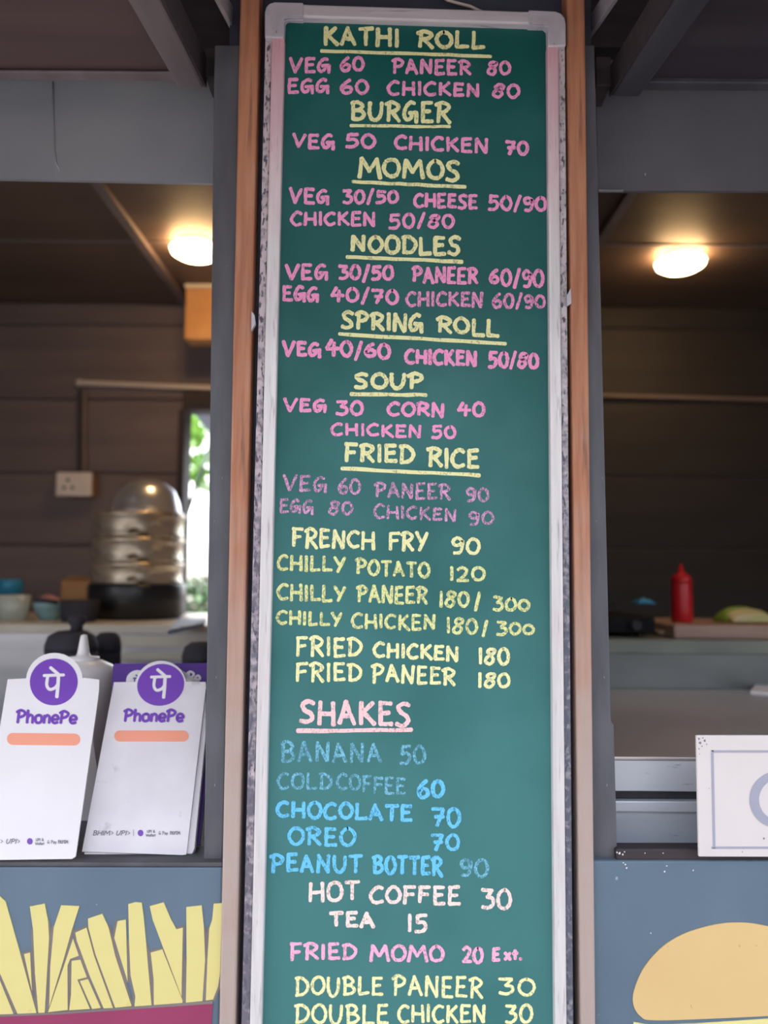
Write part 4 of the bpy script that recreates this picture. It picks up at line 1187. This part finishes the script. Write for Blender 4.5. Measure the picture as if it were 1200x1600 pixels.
pp_ = pr - NRM * .028
t = thing('purple_card', (pr.x, pr.y + .05, zs), 'purple printed card almost hidden behind the right white card', 'card')
flat('card_face', [(150, 1325), (172, 1150), (176, 1042), (179, 1037), (330, 1036), (330, 1150), (312, 1320)], pp_, 0, .004, M['purple_dark'], t)
flat('badge', ellipse(215, 1064, 18, 17), pp_, .0004, .0003, M['card'], t)['label'] = 'white round badge'
glyph_pe(pp_, .0008, M['purple_dark'], t, 214, 1063, .42)
letters('brand_lettering', pp_, .0006, M['card'], t, [('PhonePe', 238, 312, 1049, 1066, 1050, 1067, 1.9, .12)])

# left-hand card, in front
pl = on_level(60, 1344, zs + .001)
t = thing('payment_standee', (pl.x, pl.y, zs), 'clean white payment card with purple badge, cut by the left picture edge', 'standee', 'white payment cards on the ledge')
outline = [(-34, 1344), (12, 1061.5), (41, 1060)] + ellipse(85, 1064, 44.5, 44, 0, 16, 184, 356) + [(130, 1059), (155, 1062), (154.5, 1080), (118, 1338), (112, 1342)]
flat('card_face', outline, pl, 0, .0025, M['card'], t)
flat('badge', ellipse(84, 1065.5, 37.5, 36.5, -.3), pl, .0004, .0003, M['purple'], t)['label'] = 'purple round badge'
glyph_pe(pl, .0008, M['card'], t, 83, 1064, 1.05)
letters('brand_lettering', pl, .0006, M['purple'], t, [('PhonePe', 26, 119, 1110, 1129, 1112, 1130, 2.2, .1)])
pill = ellipse(20, 1154.5, 9.3, 9.3, 0, 10, 90, 270) + ellipse(116, 1155.5, 9.3, 9.3, 0, 10, -90, 90)
flat('name_pill', pill, pl, .0004, .0003, M['pill'], t)['label'] = 'blank orange rounded bar'
letters('footer_lettering', pl, .0006, M['ink'], t, [('BHIM', -28, -2, 1311, 1318, 1311, 1318, .7, .3), ('>', 1, 4.5, 1312, 1317, 1312, 1317, .5, 0), ('UPI', 9, 25, 1311, 1318, 1311, 1318, .7, .3), ('>', 27.5, 31, 1312, 1317, 1312, 1317, .5, 0),
        ('UPI &', 56, 68, 1310, 1314, 1310, 1314, .45, 0), ('Wallet', 55, 69, 1316, 1320, 1316, 1320, .45, 0), ('G Pay', 74, 88, 1313, 1318, 1313, 1318, .4, 0), ('PAYTM', 91, 106, 1313, 1318, 1313, 1318, .6, 0)])
flat('footer_badge', ellipse(46.5, 1314.5, 4.4, 5), pl, .0004, .0003, M['purple'], t)
v, f = prism([Vector((pl.x - .02, pl.y + .112, zs + .17)), Vector((pl.x + .02, pl.y + .112, zs + .17)), Vector((pl.x + .03, pl.y + .17, zs)), Vector((pl.x - .03, pl.y + .17, zs))], (0, .003, .001))
obj('easel_leg', v, f, M['card'], t)

# white squeeze bottle behind the cards
YS = .27
c = at(130, 1030, YS)
t = thing('squeeze_bottle', (c.x, YS, zs), 'white squeeze bottle with a cone nozzle behind the left white card', 'bottle')
k_ = (YS - CAM_Y) / FPX
top = at(130, 991, YS).z - zs
lathe('bottle_body', [(.046, 0), (.05, .006), (.05, top - 92 * k_), (47 * k_, top - 58 * k_), (44 * k_, top - 48 * k_), (28 * k_, top - 40 * k_), (14 * k_, top - 36 * k_)], (c.x, YS, zs), M['white_plastic'], t, 36)
lathe('cone_nozzle', [(24 * k_, top - 40 * k_), (24 * k_, top - 35 * k_), (11 * k_, top - 33 * k_), (9 * k_, top - 28 * k_), (5.5 * k_, top - 6 * k_), (4.5 * k_, top - 1.5 * k_), (0, top)], (c.x, YS, zs), M['white_plastic'], t, 24)
